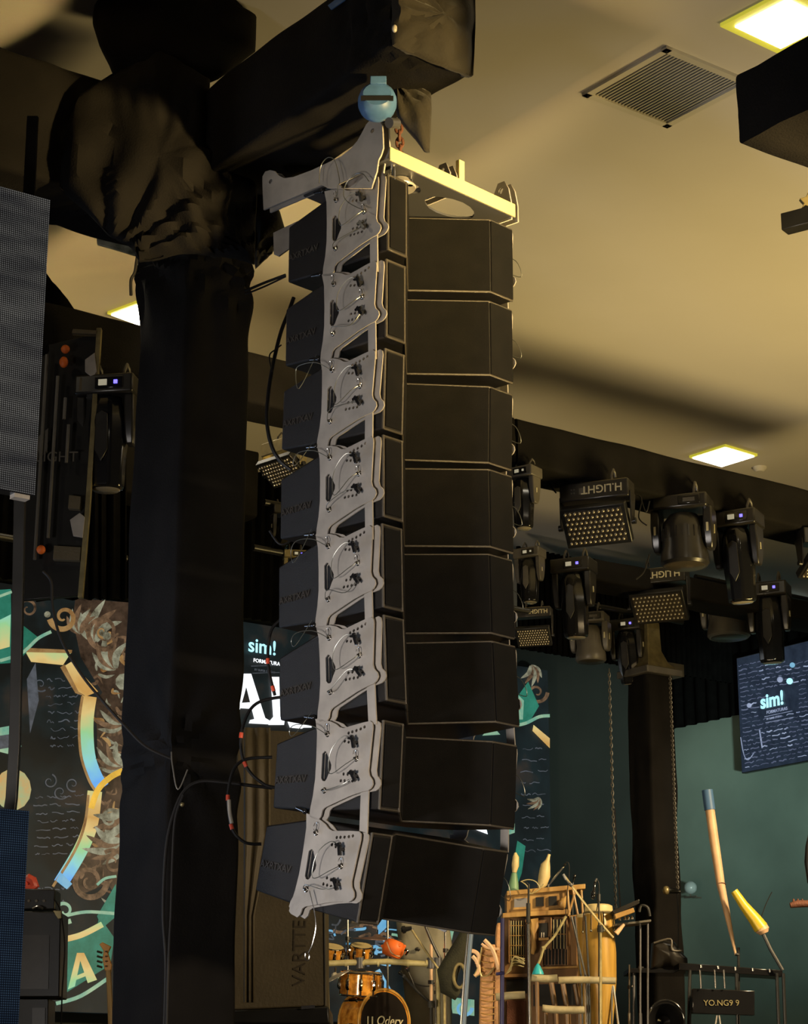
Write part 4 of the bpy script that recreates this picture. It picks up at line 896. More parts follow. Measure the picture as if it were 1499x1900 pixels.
# ---------------------------------------------------------------- right truss tower, chains
TP = atY(1207, 1400, 22.5); TP.z = 0
wl = (onv(1165, 1400, TP, AD)-TP).dot(AD); wr = (onv(1256, 1400, TP, BD)-TP).dot(BD); c_ = TP+BD*wr/2+AD*wl/2
zt3 = onv(1207, 1250, TP, BD).z
o = wrapped('wrapped_column', (c_.x, c_.y, STAGE), (c_.x, c_.y, zt3), BD, AD, wr/2, wl/2, 'cloth', [], amp=.02, seg=.12, corner=.04); tag(o, 'slimmer black wrapped truss column at the right of the stage', 'column')
SL = thing('truss_sleeve', 'gold lit metal sleeve head on top of the right truss column', 'truss head', (c_.x, c_.y, zt3))
mb = MB(); RB_ = Matrix.Rotation(YAWB, 3, 'Z'); mb.box((0, 0, .04), (wr+.14, wl+.14, .08), RB_); mb.build('base_plate', 'fixture_grey', SL, bev=.01)
mb = MB(); mb.loft([[RB_ @ Vector((i*w_, j*w_, z)) for i, j in ((-1, -1), (1, -1), (1, 1), (-1, 1))] for w_, z in ((.22, .08), (.15, .16), (.10, .30), (.09, .62))]); mb.build('flared_post', 'gold_metal', SL, bev=.01)
mb = MB(); mb.box(RB_ @ Vector((.30, -.05, .12)), (.26, .10, .14), RB_); mb.build('side_plate', 'fixture_grey', SL, bev=.006)
for px0, px1, y0, y1, lab in ((1130, 1143, 1245, 1690, 'thin lifting chain hanging left of the right truss column'), (1243, 1262, 1255, 1660, 'lifting chain hanging right of the right truss column')):
    a = atY(px0, y0, 22.2); b2 = atY(px0, y1, 22.2); n = 90 if px0 > 1200 else 60; mb = MB()
    b2.x = a.x
    for i in range(n):
        p = a.lerp(b2, i/n); d = (a.z-b2.z)/n*.72
        mb.tube([p+Vector((.013*math.cos(t)*(i % 2), .013*math.cos(t)*(1-i % 2), d*math.sin(t))) for t in [j*math.pi/3 for j in range(6)]], .0055, 4, closed=True)
    tag(mb.build('lifting_chain', 'fixture_grey', smooth=True), lab, 'chain')
mb = MB(); mb.tube([atY(x, y, 22.0) for x, y in ((1140, 1500), (1148, 1640), (1152, 1700))], .008, 5); tag(mb.build('thin_cable', 'rubber'), 'thin black cable hanging beside the left lifting chain', 'cable')

PN = T0_ = thing('mottled_panel', 'small mottled grey green panel piece showing under the left wrapped beam', 'panel', atY(212, 430, 12.6))
mbp = MB(); mbp.prism([atY(x, y, 12.6)-PN.location for x, y in ((178, 428), (200, 398), (235, 385), (275, 400), (275, 480), (180, 452))], (0, .03, 0)); mbp.build('face', mat('mottle', (.05, .06, .045), .5, c2=(.34, .36, .30), vscale=9), PN, bev=.003)
# ---------------------------------------------------------------- stage things
class T:
    def __init__(s, name, label, cat, px, py, Y, group=None):
        s.Y = Y; s.o = thing(name, label, cat, atY(px, py, Y), group=group); s.l = s.o.location.copy(); s.s = mpp(s.l)
    def p(s, px, py, d=0): return atY(px, py, s.Y)+Vector((0, d, 0))-s.l
    def poly(s, name, pts, th, m, d=0, bev=0, label=None):
        mb = MB(); mb.prism([s.p(x, y, d) for x, y in pts], (0, th, 0)); return mb.build(name, m, s.o, bev=bev, label=label)
    def tube(s, name, pts, r, m, d=0, n=8, k=5, lo=True):
        P = [s.p(*q) if len(q) > 2 else s.p(q[0], q[1], d) for q in pts]
        if k: 
            if isinstance(r, (list, tuple)): pass
            else: P = smoothpts(P, k)
        mb = MB(); mb.tube(P, [q*s.s for q in r] if isinstance(r, (list, tuple)) else r*s.s, n); return mb.build(name, m, s.o, smooth=True)
def cable(pts, Y, rpx, label, m='rubber', name='speaker_cable', cat='cable', group=None):
    P = smoothpts([atY(q[0], q[1], q[2] if len(q) > 2 else Y) for q in pts], 6); mb = MB(); mb.tube(P, rpx*mpp(P[0]), 8)
    return tag(mb.build(name, m, smooth=True), label, cat, group)
# big brown case beside the column
C = T('flight_case', 'tall brown lit cabinet with large embossed lettering behind the speakers', 'case', 525, 1870, 13.5)
mb = MB(); mb.prism([C.p(x, y) for x, y in ((430, 1874), (604, 1866), (601, 1360), (440, 1352))], (0, .7, 0)); mb.build('body', 'case_brown', C.o, bev=.01)
for x in (598,): C.tube('edge_line', ((604, 1866), (602, 1700), (601, 1500), (600, 1362)), 1.6, 'fixture_grey', -.005, 6, 0)
te = text_mesh('VARTTE', 34*C.s, .003); te.transform(basis(Vector((0, 0, 1)), Vector((-1, 0, 0)), Vector((0, -1, 0)), C.p(566, 1830, -.003))); MB().add(te).build('lettering', mat('emboss_brown', (.055, .042, .025), .5), C.o)
C.poly('plinth', ((425, 1900), (612, 1900), (610, 1868), (425, 1876)), .8, 'blackp', -.05, .01)
C.poly('latch', ((560, 1868), (585, 1866), (585, 1872), (560, 1874)), .02, 'steel', -.08)
C.poly('leg', ((450, 1960), (590, 1960), (590, 1899), (450, 1899)), .5, 'blackp', 0)
C = T('stage_curtain', 'narrow olive curtain fold beside the flight case', 'curtain', 470, 1600, 13.0)
mb = MB(); secs = []
for y in (1350, 1450, 1550, 1700, 1860):
    secs.append([C.p(452+i*(3.2 if y < 1600 else 1.2), y, -.008*math.sin(i*.9)) for i in range(16)])
mb.loft(secs, closed=False); cu_ = mb.build('fabric', 'case_brown', C.o, smooth=True); cu_.modifiers.new('s', 'SOLIDIFY').thickness = .01
# amplifier stack lower left
A1 = T('guitar_amplifier', 'dark amplifier cabinet with metal corners at the lower left', 'amplifier', 75, 1900, 15)
mb = MB(); mb.prism([A1.p(x, y) for x, y in ((20, 1850), (110, 1850), (113, 1692), (20, 1690))], (0, .35, 0)); mb.build('cabinet', 'blackp', A1.o, bev=.008)
A1.poly('grille', ((30, 1835), (90, 1835), (92, 1735), (30, 1735)), .01, 'fixture', -.008); A1.poly('corner', ((98, 1690), (114, 1690), (114, 1704), (108, 1706)), .03, 'gold_metal', -.012, .003)
A1.tube('handle', ((60, 1686), (70, 1682), (80, 1686)), 2.5, 'steel'); 
A1b = T('small_amplifier', 'small amplifier head on top of the dark cabinet at left', 'amplifier', 70, 1688, 15.05)
mb = MB(); mb.prism([A1b.p(x, y) for x, y in ((24, 1688), (102, 1688), (103, 1650), (24, 1648))], (0, .25, 0)); mb.build('case', 'blackp', A1b.o, bev=.01)
for k in range(4): A1b.tube('knob', ((40+k*14, 1672, -.02), (40+k*14, 1672, .0)), 2.5, 'fixture_grey', k=0)
mb = MB(); 
for a in range(1): mb.tube([atY(x, y, 15.1) for x, y in ((44, 1632), (52, 1630), (60, 1634), (64, 1644), (58, 1648), (46, 1648))], .035, 8, closed=True)
tag(mb.build('red_headphones', mat('red_plastic', (.7, .09, .05), .4), smooth=True), 'coral red curled object lying on the amplifier head', 'headphones')
A2 = T('equipment_rack', 'black rack leg unit under the amplifier cabinet', 'rack', 60, 1900, 15.05); A2.poly('body', ((25, 1985), (88, 1985), (90, 1853), (25, 1853)), .3, 'blackp', 0, .006); A2.poly('slot', ((60, 1960), (84, 1960), (84, 1870), (60, 1870)), .01, 'fixture', -.01)
cable([(100, 1668), (112, 1690), (120, 1750), (118, 1800), (115, 1850), (112, 1960)], 15.0, 1.4, 'black cable drooping from the amplifier head', name='amplifier_cable')
G = T('guitar', 'amber guitar headstock poking up left of the wrapped column', 'guitar', 198, 1800, 14)
G.poly('headstock', ((184, 1752), (190, 1748), (206, 1756), (200, 1768), (207, 1790), (205, 1808), (194, 1800), (190, 1780), (192, 1764)), .03, 'guitar', 0, .004)
for k in range(4):
    G.tube('tuning_peg', ((180, 1765+k*9), (190, 1768+k*9)), 2, 'chrome', k=0); G.tube('post', ((197, 1766+k*9, -.02), (197, 1766+k*9, .0)), 1.6, 'chrome', k=0)
G.tube('neck', ((201, 1800), (204, 1860), (207, 1960)), 5, 'wood_light')
# drum kit ------------------------------------------------------------------
def drum(name, label, px, py, rpx, dpx, Y, ax, shell, head, nl=8, group=None, hoop='chrome'):
    D = T(name, label, 'drum', px, py, Y, group); u = D.s; z = Vector(ax).normalized(); x = z.orthogonal().normalized(); y = z.cross(x)
    m3 = Matrix((x, y, z)).transposed(); r = rpx*u; d = dpx*u
    mb = MB(); mb.lathe([(0, 0), (r*.97, 0), (r, .01*d), (r, d*.99), (r*.97, d), (0, d)], (0, 0, 0), m3, 36); SH = mb.build('shell', shell, D.o, smooth=True)
    mb = MB(); mb.lathe([(0, d+.004), (r*.93, d+.004), (r*.94, d), (0, d)], (0, 0, 0), m3, 36); mb.build('drum_head', head, D.o)
    for zz in (0, d):
        mb = MB(); mb.tube([m3 @ Vector((r*1.02*math.cos(a), r*1.02*math.sin(a), zz)) for a in [k*2*math.pi/36 for k in range(36)]], .035*r+.004, 6, closed=True); mb.build('hoop', hoop, D.o, smooth=True)
    for k in range(nl):
        a = 2*math.pi*(k+.3)/nl; q = lambda rr, zz: m3 @ Vector((rr*math.cos(a), rr*math.sin(a), zz))
        mb = MB(); mb.tube([q(r*1.05, 0), q(r*1.05, d)], .010, 6); mb.tube([q(r*1.03, d*.3), q(r*1.09, d*.35), q(r*1.09, d*.65), q(r*1.03, d*.7)], .022, 8); mb.build('lug', 'chrome', SH, smooth=True)
    return D
BDm = drum('bass_drum', 'large bass drum with dark front head and amber rim under the toms', 676, 1898, 58, 60, 22.0, (.62, -.78, -.02), 'burl', 'drum_head', 8, hoop='amber_rim')
u = BDm.s; te = text_mesh('Odery', 23*u, .002, .01*u); te.transform(Matrix(((1, .25, 0, 0), (0, 1, 0, 0), (0, 0, 1, 0), (0, 0, 0, 1))))
zx = Vector((.62, -.78, 0)).normalized(); X_ = Vector((.78, .62, 0)).normalized(); te.transform(basis(X_, Vector((0, 0, 1)), zx, zx*(62*u+.01)+X_*(-22*u)+Vector((0, 0, -6*u)))); MB().add(te).build('lettering', 'white_txt', BDm.o)
mb = MB()
for k in (-1, 1): mb.prism([zx*(62*u+.008)+X_*((-34+k*5+a)*u)+Vector((0, 0, b*u)) for a, b in ((-3, -6), (0, -6), (0, 8), (-3, 8))], zx*.003)
mb.build('logo', 'white_txt', BDm.o)
drum('tom_drum', 'left rack tom with burl finish above the bamboo rail', 614, 1782, 21, 26, 22.1, (.15, -.35, .93), 'burl', 'skin_head', 8, 'rack toms')
drum('tom_drum', 'middle rack tom with burl finish above the bamboo rail', 668, 1780, 20, 26, 22.1, (.1, -.35, .93), 'burl', 'skin_head', 8, 'rack toms')
drum('floor_tom', 'deep burl drum with chrome lugs below the bamboo rail', 668, 1846, 38, 40, 21.8, (.05, -.12, 1), 'burl', 'skin_head', 10)
O = T('orange_drum', 'bright orange hand drum hung right of the toms', 'drum', 730, 1760, 21.6)
mb = MB(); mb.lathe([(0, -15*O.s), (17*O.s, -15*O.s), (21*O.s, -4*O.s), (20*O.s, 8*O.s), (14*O.s, 15*O.s), (0, 15*O.s)], (0, 0, 0), Matrix.Rotation(R(20), 3, 'Y'), 16); mb.build('body', 'orange', O.o, smooth=True)
for i in range(6):
    a = i*1.05; mb = MB(); mb.sphere(Vector((20*O.s*math.cos(a), 20*O.s*math.sin(a)*.9, 4*O.s)), 3.5*O.s); mb.build('shell_knob', 'orange', O.o, smooth=True)
O.tube('strap', ((718, 1750, -.12), (725, 1768, -.13), (735, 1775, -.12), (742, 1776, -.1)), 1.2, 'peach')
O.tube('bracket', ((750, 1762), (757, 1764), (752, 1772)), 2.5, 'chrome')
def cymbal(px, py, rpx, Y, tilt, label, m='gold_metal'):
    D = T('cymbal', label, 'cymbal', px, py, Y); r = rpx*D.s; rt = Matrix.Rotation(R(tilt[0]), 3, 'X') @ Matrix.Rotation(R(tilt[1]), 3, 'Y')
    mb = MB(); mb.lathe([(0, .045), (r*.12, .040), (r*.2, .018), (r, -.01), (r, -.014), (r*.2, .012), (0, .03)], (0, 0, 0), rt, 32); mb.build('bronze_disc', m, D.o, smooth=True)
    mb = MB(); mb.cyl((0, 0, -.02), (0, 0, .09), .010); mb.build('wing_nut', 'chrome', D.o)
    return D
cymbal(700, 1741, 46, 22.5, (6, 3), 'thin pinkish crash cymbal above the orange drum', mat('cym', (.42, .26, .20), .35, .6))
cymbal(622, 1812, 30, 21.5, (8, -28), 'cream coloured cymbal at the left below the bamboo rail', mat('cym2', (.55, .50, .40), .35, .4))
cymbal(655, 1715, 26, 23, (10, -14), 'dark blue lit cymbal above the rack toms', 'fixture_grey')
def stand(px, y0, y1, Y, label, m='steel', rpx=2.2, name='cymbal_stand', base=True, lean=0):
    S = T(name, label, 'stand', px, y0, Y); S.tube('pole', ((px+lean, y1), (px, y0)), rpx, m, k=0)
    S.tube('collar', ((px, y0-(y0-y1)*.5, 0), (px, y0-(y0-y1)*.5-7, 0)), rpx*2, 'blackp', k=0)
    S.tube('wing_screw', ((px, y0-(y0-y1)*.5-4), (px+6*1, y0-(y0-y1)*.5-5)), 1.4, m, k=0)
    if base:
        zf = (S.l.z-STAGE)
        for a in (30, 150, 270): 
            mb = MB(); mb.tube([Vector((0, 0, -zf+.45)), Vector((.42*math.cos(R(a)), .42*math.sin(R(a)), -zf+.02))], .012, 6); mb.build('tripod_leg', m, S.o, smooth=True)
        mb = MB(); mb.cyl((0, 0, .0), (0, 0, -zf+.4), .016); mb.build('lower_pole', m, S.o, smooth=True)
    return S
stand(719, 1850, 1700, 22.3, 'chrome cymbal stand just right of the toms')
stand(645, 1800, 1690, 22.6, 'slim stand behind the rack toms')
stand(800, 1900, 1752, 21.4, 'copper toned vertical stand right of the grey cover', 'peach', 3)
stand(809, 1900, 1790, 21.3, 'second slim stand close to the copper toned one', 'steel', 2)
stand(826, 1812, 1722, 21.2, 'upright chrome rod with clamp above the bamboo rail end', 'steel', 2.2)
# bamboo rail
Bm = T('bamboo_rail', 'long pale bamboo pole fixed as a rail in front of the drum kit', 'pole', 700, 1785, 21.0)
Bm.tube('pole', ((590, 1788), (650, 1786), (720, 1784), (812, 1790)), 5.5, 'bamboo', n=14, k=0)
for x in (640, 672, 700, 755, 790): Bm.tube('node_ring', ((x, 1787), (x+4, 1787)), 6.6, 'bamboo', k=0, n=14)
for x in (668, 800, 812): Bm.tube('clamp', ((x, 1777), (x, 1797)), 8, 'rig_dark', k=0, n=10)
for x in (606, 812): Bm.tube('support', ((x, 1790, .02), (x+3, 1990, .02)), 4, 'bamboo', k=0)
# grey upright cover
Gc = T('instrument_cover', 'tall grey padded cover standing behind the microphones', 'instrument case', 785, 1900, 23)
e = [Gc.p(x, y) for x, y in ((732, 1680), (828, 1680), (840, 1760), (838, 1860), (838, 1960), (762, 1960), (752, 1860), (740, 1760))]
lump('body', e, (0, -1, 0), .16, 'grey_cover', .03, parent=Gc.o); Gc.tube('seam', ((752, 1820, -.17), (790, 1832, -.18), (836, 1824, -.12)), 1.2, 'fixture_grey'); Gc.tube('badge', ((771, 1765, -.17), (774, 1763, -.18), (777, 1766, -.17)), 3, 'fixture')
# microphones
def boom(label, pts, mic, Y, m='blackp', rpx=2.2, micm='blackg', cr=5, base=None):
    S = T('microphone_stand', label, 'microphone', pts[-1][0], pts[-1][1], Y); S.tube('boom_arm', pts, rpx, m, k=0)
    mb = MB(); a, b = S.p(*mic[0]), S.p(*mic[1]); d = (b-a).normalized(); mb.tube([a, a+(b-a)*.55, a+(b-a)*.6, a+(b-a)*.85, b], [cr*.5*S.s, cr*.7*S.s, cr*S.s, cr*1.05*S.s, cr*.5*S.s], 12); mb.build('microphone', micm, S.o, smooth=True)
    S.tube('mic_clip', (pts[0], mic[0]), rpx*1.3, 'rig_dark', k=0)
    if base: S.tube('pole', (base, (base[0]+1, 1960)), rpx*1.2, m, k=0); S.tube('clutch', ((base[0], base[1]-5), (base[0], base[1]+8)), rpx*2.6, 'blackp', k=0)
    return S
boom('brass toned boom stand crossing in front of the grey cover', ((764, 1725), (790, 1765), (815, 1800), (825, 1818)), ((764, 1722), (744, 1726)), 20.8, 'gold_metal', 2.2, cr=7, base=(824, 1815))
boom('black boom stand with an orange tip behind the brass one', ((784, 1706), (800, 1745), (818, 1782)), ((786, 1700), (768, 1712)), 21.2, 'blackp', 2.6, cr=4)
S = T('cable_tag', 'orange tape at the head of the black boom', 'tape', 788, 1695, 21.1); S.tube('wrap', ((784, 1700), (792, 1692)), 4, 'orange', k=0)
boom('small drum microphone clipped above the cymbal', ((765, 1682), (764, 1690)), ((766, 1690), (764, 1704)), 21.6, cr=6)
boom('tiny microphone hanging left of the grey cover', ((735, 1680), (736, 1695)), ((736, 1696), (737, 1708)), 21.7, cr=4)
boom('black microphone low in front of the grey cover', ((757, 1802), (765, 1820), (772, 1840)), ((758, 1803), (755, 1796)), 21.0, 'blackp', 1.4, cr=4.5)
boom('thick black boom arm low beside the bass drum', ((748, 1810), (775, 1840), (800, 1862)), ((750, 1812), (740, 1802)), 20.9, 'blackp', 2.6, cr=4, base=(800, 1862))
# moss coloured horn
Hn = T('curved_horn', 'dark moss coloured curved horn with brass bell left of the blue pipe', 'horn', 850, 1850, 20.5)
Hn.tube('tube', ((872, 1702), (862, 1740), (846, 1775), (830, 1805), (832, 1835), (850, 1848)), [5, 13, 18, 20, 16, 10], 'moss', n=14)
mb = MB(); mb.tube([Hn.p(852+11*math.cos(t), 1812+22*math.sin(t), -.08) for t in [i*2*math.pi/18 for i in range(18)]], 3.2*Hn.s, 8, closed=True); mb.build('bell_rim', 'gold_metal', Hn.o, smooth=True)
P_ = T('blue_pipe', 'tall blue grey pipe leaning slightly in front of the horns', 'pipe', 857, 1960, 19.5); P_.tube('pipe', ((875, 1705), (866, 1800), (855, 1960)), [6, 6, 6], 'blue_pipe', n=16)
P_.tube('highlight_strip', ((871, 1706, -.035), (862, 1800, -.035), (851, 1960, -.035)), [2, 2, 2], 'steel', n=6)
# leather and wicker bundle
Wk = T('wicker_pack', 'woven wicker backpack with leather straps left of the cabinet', 'basket', 912, 1900, 20.6)
for x0, x1, y0, y1 in ((893, 918, 1752, 1960), (920, 934, 1712, 1960)):
    mb = MB(); mb.loft([[Wk.p(x, y, d) for x, d in ((x0+b_, 0), (x1+b_, 0), (x1+b_, .15), (x0+b_, .15))] for y, b_ in ((y0, 2), (y0+20, 0), ((y0+y1)/2, -3), (y1, -4))]); mb.build('woven_side', 'wicker', Wk.o, bev=.015)
for k in range(16): Wk.tube('weave_band', ((892, 1760+k*12, -.01), (905, 1763+k*12, -.03), (918, 1761+k*12, -.01)), 1.1, 'wood_light')
for pts in (((848, 1772), (862, 1768), (878, 1766), (888, 1775), (884, 1790)), ((876, 1775), (884, 1785), (888, 1802), (880, 1812)), ((893, 1752), (905, 1760), (926, 1762)), ((898, 1745), (910, 1758), (918, 1775), (924, 1800))):
    Wk.tube('leather_strap', pts, 4 if pts[0][0] != 893 else 2.5, 'peach', -.06, n=6)
for pts in (((893, 1758), (888, 1790), (880, 1812), (895, 1806)), ((889, 1795), (893, 1812), (905, 1810), (916, 1795))): Wk.tube('cord', pts, 1.3, 'gold_metal', -.07)
# cabinet -------------------------------------------------------------------
Cb = T('wooden_cabinet', 'antique carved wooden cabinet with barred windows among the percussion', 'cabinet', 1010, 1900, 21.2)
def cbox(name, x0, y0, x1, y1, d, th, m, bev=.006, sk=-.09): return Cb.poly(name, ((x0, y1+sk*(x0-1010)), (x1, y1+sk*(x1-1010)), (x1, y0+sk*(x1-1010)), (x0, y0+sk*(x0-1010))), th, m, d, bev)
cbox('carcass', 936, 1700, 1082, 1960, .05, .5, 'wood', sk=-.03)
cbox('top_moulding', 932, 1690, 1054, 1699, -.03, .5, 'wood_light', sk=-.06)
cbox('upper_shelf', 940, 1655, 1052, 1690, .03, .4, 'wood_light', sk=-.07); cbox('cornice', 940, 1647, 1086, 1656, -.02, .5, 'wood_light', sk=-.09)
for x in (994, 1018): cbox('window_opening', x, 1664, x+15, 1681, -.0, .06, 'blackp', 0, -.07)
cbox('screen_insert', 954, 1664, 978, 1680, .0, .06, mat('grey_screen', (.20, .20, .22), .3), 0, -.07); cbox('insert_frame', 952, 1680, 980, 1684, -.005, .06, 'wood_light', 0, -.07)
for x0, x1, y0, y1, nv, nh in ((946, 974, 1708, 1782, 6, 4), (1024, 1050, 1706, 1760, 4, 1), (1008, 1052, 1760, 1790, 7, 0)):
    cbox('door_panel', x0, y0, x1, y1, .03, .05, 'blackp', 0, -.03)
    for k in range(nv): x = x0+(x1-x0)*(k+.5)/nv; Cb.tube('window_bar', ((x, y0, .02), (x, y1, .02)), .9, 'bamboo' if nv != 7 else 'wood', k=0, n=6)
    for k in range(nh): y = y0+(y1-y0)*(k+.5)/nh; Cb.tube('window_bar', ((x0, y, .015), (x1, y, .015)), .8, 'wood_light', k=0, n=6)
    for a in ((x0-3, x0), (x1, x1+3)): cbox('stile', a[0], y0-3, a[1], y1+3, .0, .06, 'wood', .003, -.03)
cbox('lower_opening', 940, 1815, 978, 1842, .03, .06, 'blackp', 0, -.03); cbox('lower_opening', 990, 1826, 1078, 1866, .03, .06, 'blackp', 0, -.03); cbox('ledge', 934, 1806, 984, 1812, -.03, .1, 'wood', .003, -.03); cbox('ledge', 990, 1794, 1080, 1798, -.02, .1, 'wood_light', .003, -.03); cbox('drawer_front', 940, 1856, 976, 1900, .02, .06, 'rust', .004, 0)
cbox('niche', 1000, 1712, 1016, 1742, .03, .05, 'blackp', 0, -.03); cbox('niche_shelf', 999, 1740, 1018, 1745, -.02, .08, 'wood_light', .002, -.03)
for k in (0, 1): Cb.tube('candle', ((1005+k*4, 1740, .02), (1005+k*4, 1730, .02)), 1, 'horn_white', k=0)
mb = MB()
pts = [Cb.p(x, y, -.04) for x, y in ((984, 1706), (998, 1704), (999, 1720), (992, 1735), (995, 1760), (990, 1772), (984, 1770), (986, 1740), (982, 1722))]
o = lump('carved_bracket', pts, (0, -1, 0), .05, 'wood_light', .02, parent=Cb.o)
o = lump('carving', [Cb.p(x, y, -.04) for x, y in ((1040, 1668), (1050, 1662), (1051, 1680), (1046, 1688), (1036, 1684), (1035, 1675))], (0, -1, 0), .05, 'wood_light', .02, parent=Cb.o)
for pts in (((1052, 1650), (1056, 1698)), ((1062, 1650), (1076, 1720), (1079, 1960)), ((1068, 1650), (1054, 1700)), ((1078, 1652), (1082, 1720), (1084, 1960)), ((1056, 1702), (1078, 1698))): Cb.tube('frame_stick', pts, 2.2, 'wood_light', -.03, k=0)
# driftwood bench / logs
def log(label, pts, r, Y, m='driftwood'):
    L_ = T('driftwood_log', label, 'log', pts[0][0], pts[0][1], Y, 'driftwood logs'); L_.tube('trunk', pts, r, m, n=14); return L_
log('short pale log at the left lying before the cabinet', ((986, 1814), (1010, 1816), (1034, 1815)), 7, 19.8); log('long pale log spanning towards the conga', ((1036, 1819), (1080, 1818), (1142, 1820)), 6.5, 19.9)
log('weathered log low at the left in front of the cabinet', ((920, 1850), (950, 1847), (974, 1846)), 7, 20.0); log('lowest long log at the bottom of the cabinet', ((1006, 1871), (1040, 1874), (1084, 1874)), 7, 19.9)
for i, (x, y0, lb_) in enumerate(((1030, 1820, 'first from the left'), (1052, 1825, 'second'), (1075, 1826, 'third'))):
    Q = T('wooden_post', 'upright wooden post under the pale logs, '+['leftmost', 'middle one', 'rightmost'][i], 'post', x, 1960, 20.1); Q.tube('post', ((x-8, y0), (x, 1870), (x+4, 1960)), 5, 'wood', k=0)
for x, y0, lb_ in ((928, 1856, 'short wooden post under the weathered log at left'), (1012, 1878, 'wooden post under the left end of the lowest log'), (996, 1821, 'wooden post under the short pale log')):
    Q = T('wooden_post', lb_, 'post', x, 1960, 20.0 if x != 996 else 19.8); Q.tube('post', ((x, y0), (x+2, 1960)), 4, 'wood', k=0)
# straw bundle, turquoise cone, gourd
Sb = T('twig_bundle', 'bundle of pale twigs on the cabinet ledge behind the steel pole', 'twigs', 957, 1805, 20.6)
for k in range(9): Sb.tube('twig', ((938+k, 1808-k*.6, -.02*k), (952, 1794-2*k+rnd.uniform(-3, 3), -.02*k), (972, 1786+rnd.uniform(-6, 10), -.02*k)), 1.1, 'bamboo')
Q = T('turquoise_bell', 'small turquoise cone bell with a rope hanging above the log', 'bell', 998, 1808, 19.7)
mb = MB(); mb.lathe([(0, 0), (11*Q.s, 0), (10*Q.s, 4*Q.s), (5*Q.s, 15*Q.s), (1.5*Q.s, 20*Q.s), (0, 21*Q.s)], (0, 0, 0), n=18); mb.build('cone', 'turq', Q.o, smooth=True)
Q.tube('rope', ((999, 1788), (1004, 1775), (1010, 1758), (1030, 1735), (1050, 1700)), 2.4, 'bamboo'); Q.tube('knot', ((1006, 1760), (1012, 1758)), 4, 'bamboo', k=0)
Q = T('gourd_shaker', 'pale elongated gourd standing on the cabinet top', 'gourd', 1003, 1650, 21.3)
Q.tube('body', ((1000, 1650), (1006, 1640), (1010, 1625), (1012, 1605), (1016, 1596), (1019, 1585)), [3, 9, 11, 9, 4, 2.5], 'skin_head', n=16)
Q = T('carved_head', 'green and cream carved figure on the left end of the cabinet top', 'figure', 950, 1658, 21.3)
Q.tube('base', ((952, 1658), (953, 1640), (954, 1620)), [11, 9, 5], mat('sage', (.16, .30, .17), .5), n=14); Q.tube('top', ((954, 1619), (956, 1606), (957, 1590), (956, 1582)), [4, 7, 6, 2], 'skin_head', n=14)
Q = T('wire_hoop', 'thin curved wire hoops on top of the cabinet', 'hoop', 980, 1655, 21.1); Q.tube('hoop', ((966, 1636), (980, 1632), (994, 1636), (1002, 1648)), 1, 'bamboo'); Q.tube('hoop', ((968, 1636), (978, 1644), (984, 1658), (1000, 1650), (1008, 1640)), 1, 'bamboo')
# congas
Cg = T('conga_drum', 'tall golden conga drum at the right of the cabinet', 'drum', 1116, 1900, 20.7)
u = Cg.s; z0 = Cg.p(1116, 1900).z
mb = MB(); mb.lathe([(0, -60*u), (15*u, -60*u), (19*u, -20*u), (25*u, 30*u), (30*u, 80*u), (31*u, 130*u), (28*u, 180*u), (25*u, 205*u), (0, 205*u)], n=40); mb.build('shell', 'conga', Cg.o, smooth=True)
mb = MB(); mb.lathe([(26*u, 200*u), (27*u, 203*u), (26*u, 216*u), (20*u, 219*u), (0, 220*u), (0, 200*u)], n=40); mb.build('skin', 'skin_head', Cg.o, smooth=True)
mb = MB(); mb.tube([Vector((28*u*math.cos(a), 28*u*math.sin(a), 203*u)) for a in [k*2*math.pi/36 for k in range(36)]], 2.2*u, 6, closed=True); mb.build('hoop', 'gold_metal', Cg.o, smooth=True)
for k in range(8):
    a = k*math.pi/4+.2; q = lambda r_, z_: Vector((r_*u*math.cos(a), r_*u*math.sin(a), z_*u)); mb = MB(); mb.tube([q(29.5, 203), q(30.5, 185), q(31, 170)], 1.3*u, 6); mb.sphere(q(31, 168), 3*u); mb.build('tuning_lug', 'chrome', Cg.o, smooth=True)
for a in (0, 1): Cg.tube('stand_leg', ((1133+a*3, 1830, -.1), (1132+a*20, 1960, -.15)), 2, 'steel', k=0)
C2 = T('conga_drum', 'narrower conga hidden behind the black microphone pole', 'drum', 1090, 1900, 21.0); u = C2.s
mb = MB(); mb.lathe([(0, -50*u), (9*u, -50*u), (13*u, 40*u), (16*u, 120*u), (15*u, 196*u), (0, 198*u)], n=30); mb.build('shell', 'conga', C2.o, smooth=True); mb = MB(); mb.lathe([(15*u, 194*u), (16*u, 200*u), (0, 203*u), (0, 194*u)], n=30); mb.build('skin', 'skin_head', C2.o, smooth=True)
# poles and booms in front of the cabinet
S = T('navy_pole', 'dark navy upright pole at the left of the cabinet', 'pole', 932, 1960, 19.6); S.tube('pole', ((932, 1704), (931, 1960)), 4, 'navy', k=0, n=12); S.tube('strap', ((920, 1808), (935, 1806)), 3, 'navy', -.05, k=0)
S = T('microphone_stand', 'tall steel microphone pole standing before the cabinet windows', 'microphone', 982, 1960, 19.4); S.tube('pole', ((980, 1715), (984, 1960)), 3, 'steel', k=0, n=12); S.tube('upper_tube', ((981, 1640), (980, 1715)), 2, 'blackp', k=0); S.tube('clutch', ((980, 1676), (980, 1712)), 4, 'blackp', k=0); S.tube('wire', ((970, 1636), (978, 1638), (981, 1650)), 1, 'rubber')
boom('long boom slanting down to the right over the conga', ((1045, 1622), (1080, 1670), (1110, 1708), (1138, 1740)), ((1050, 1632), (1062, 1645)), 19.5, 'gold_metal', 2.2, 'rig_dark', 3.5, base=(1114, 1722))
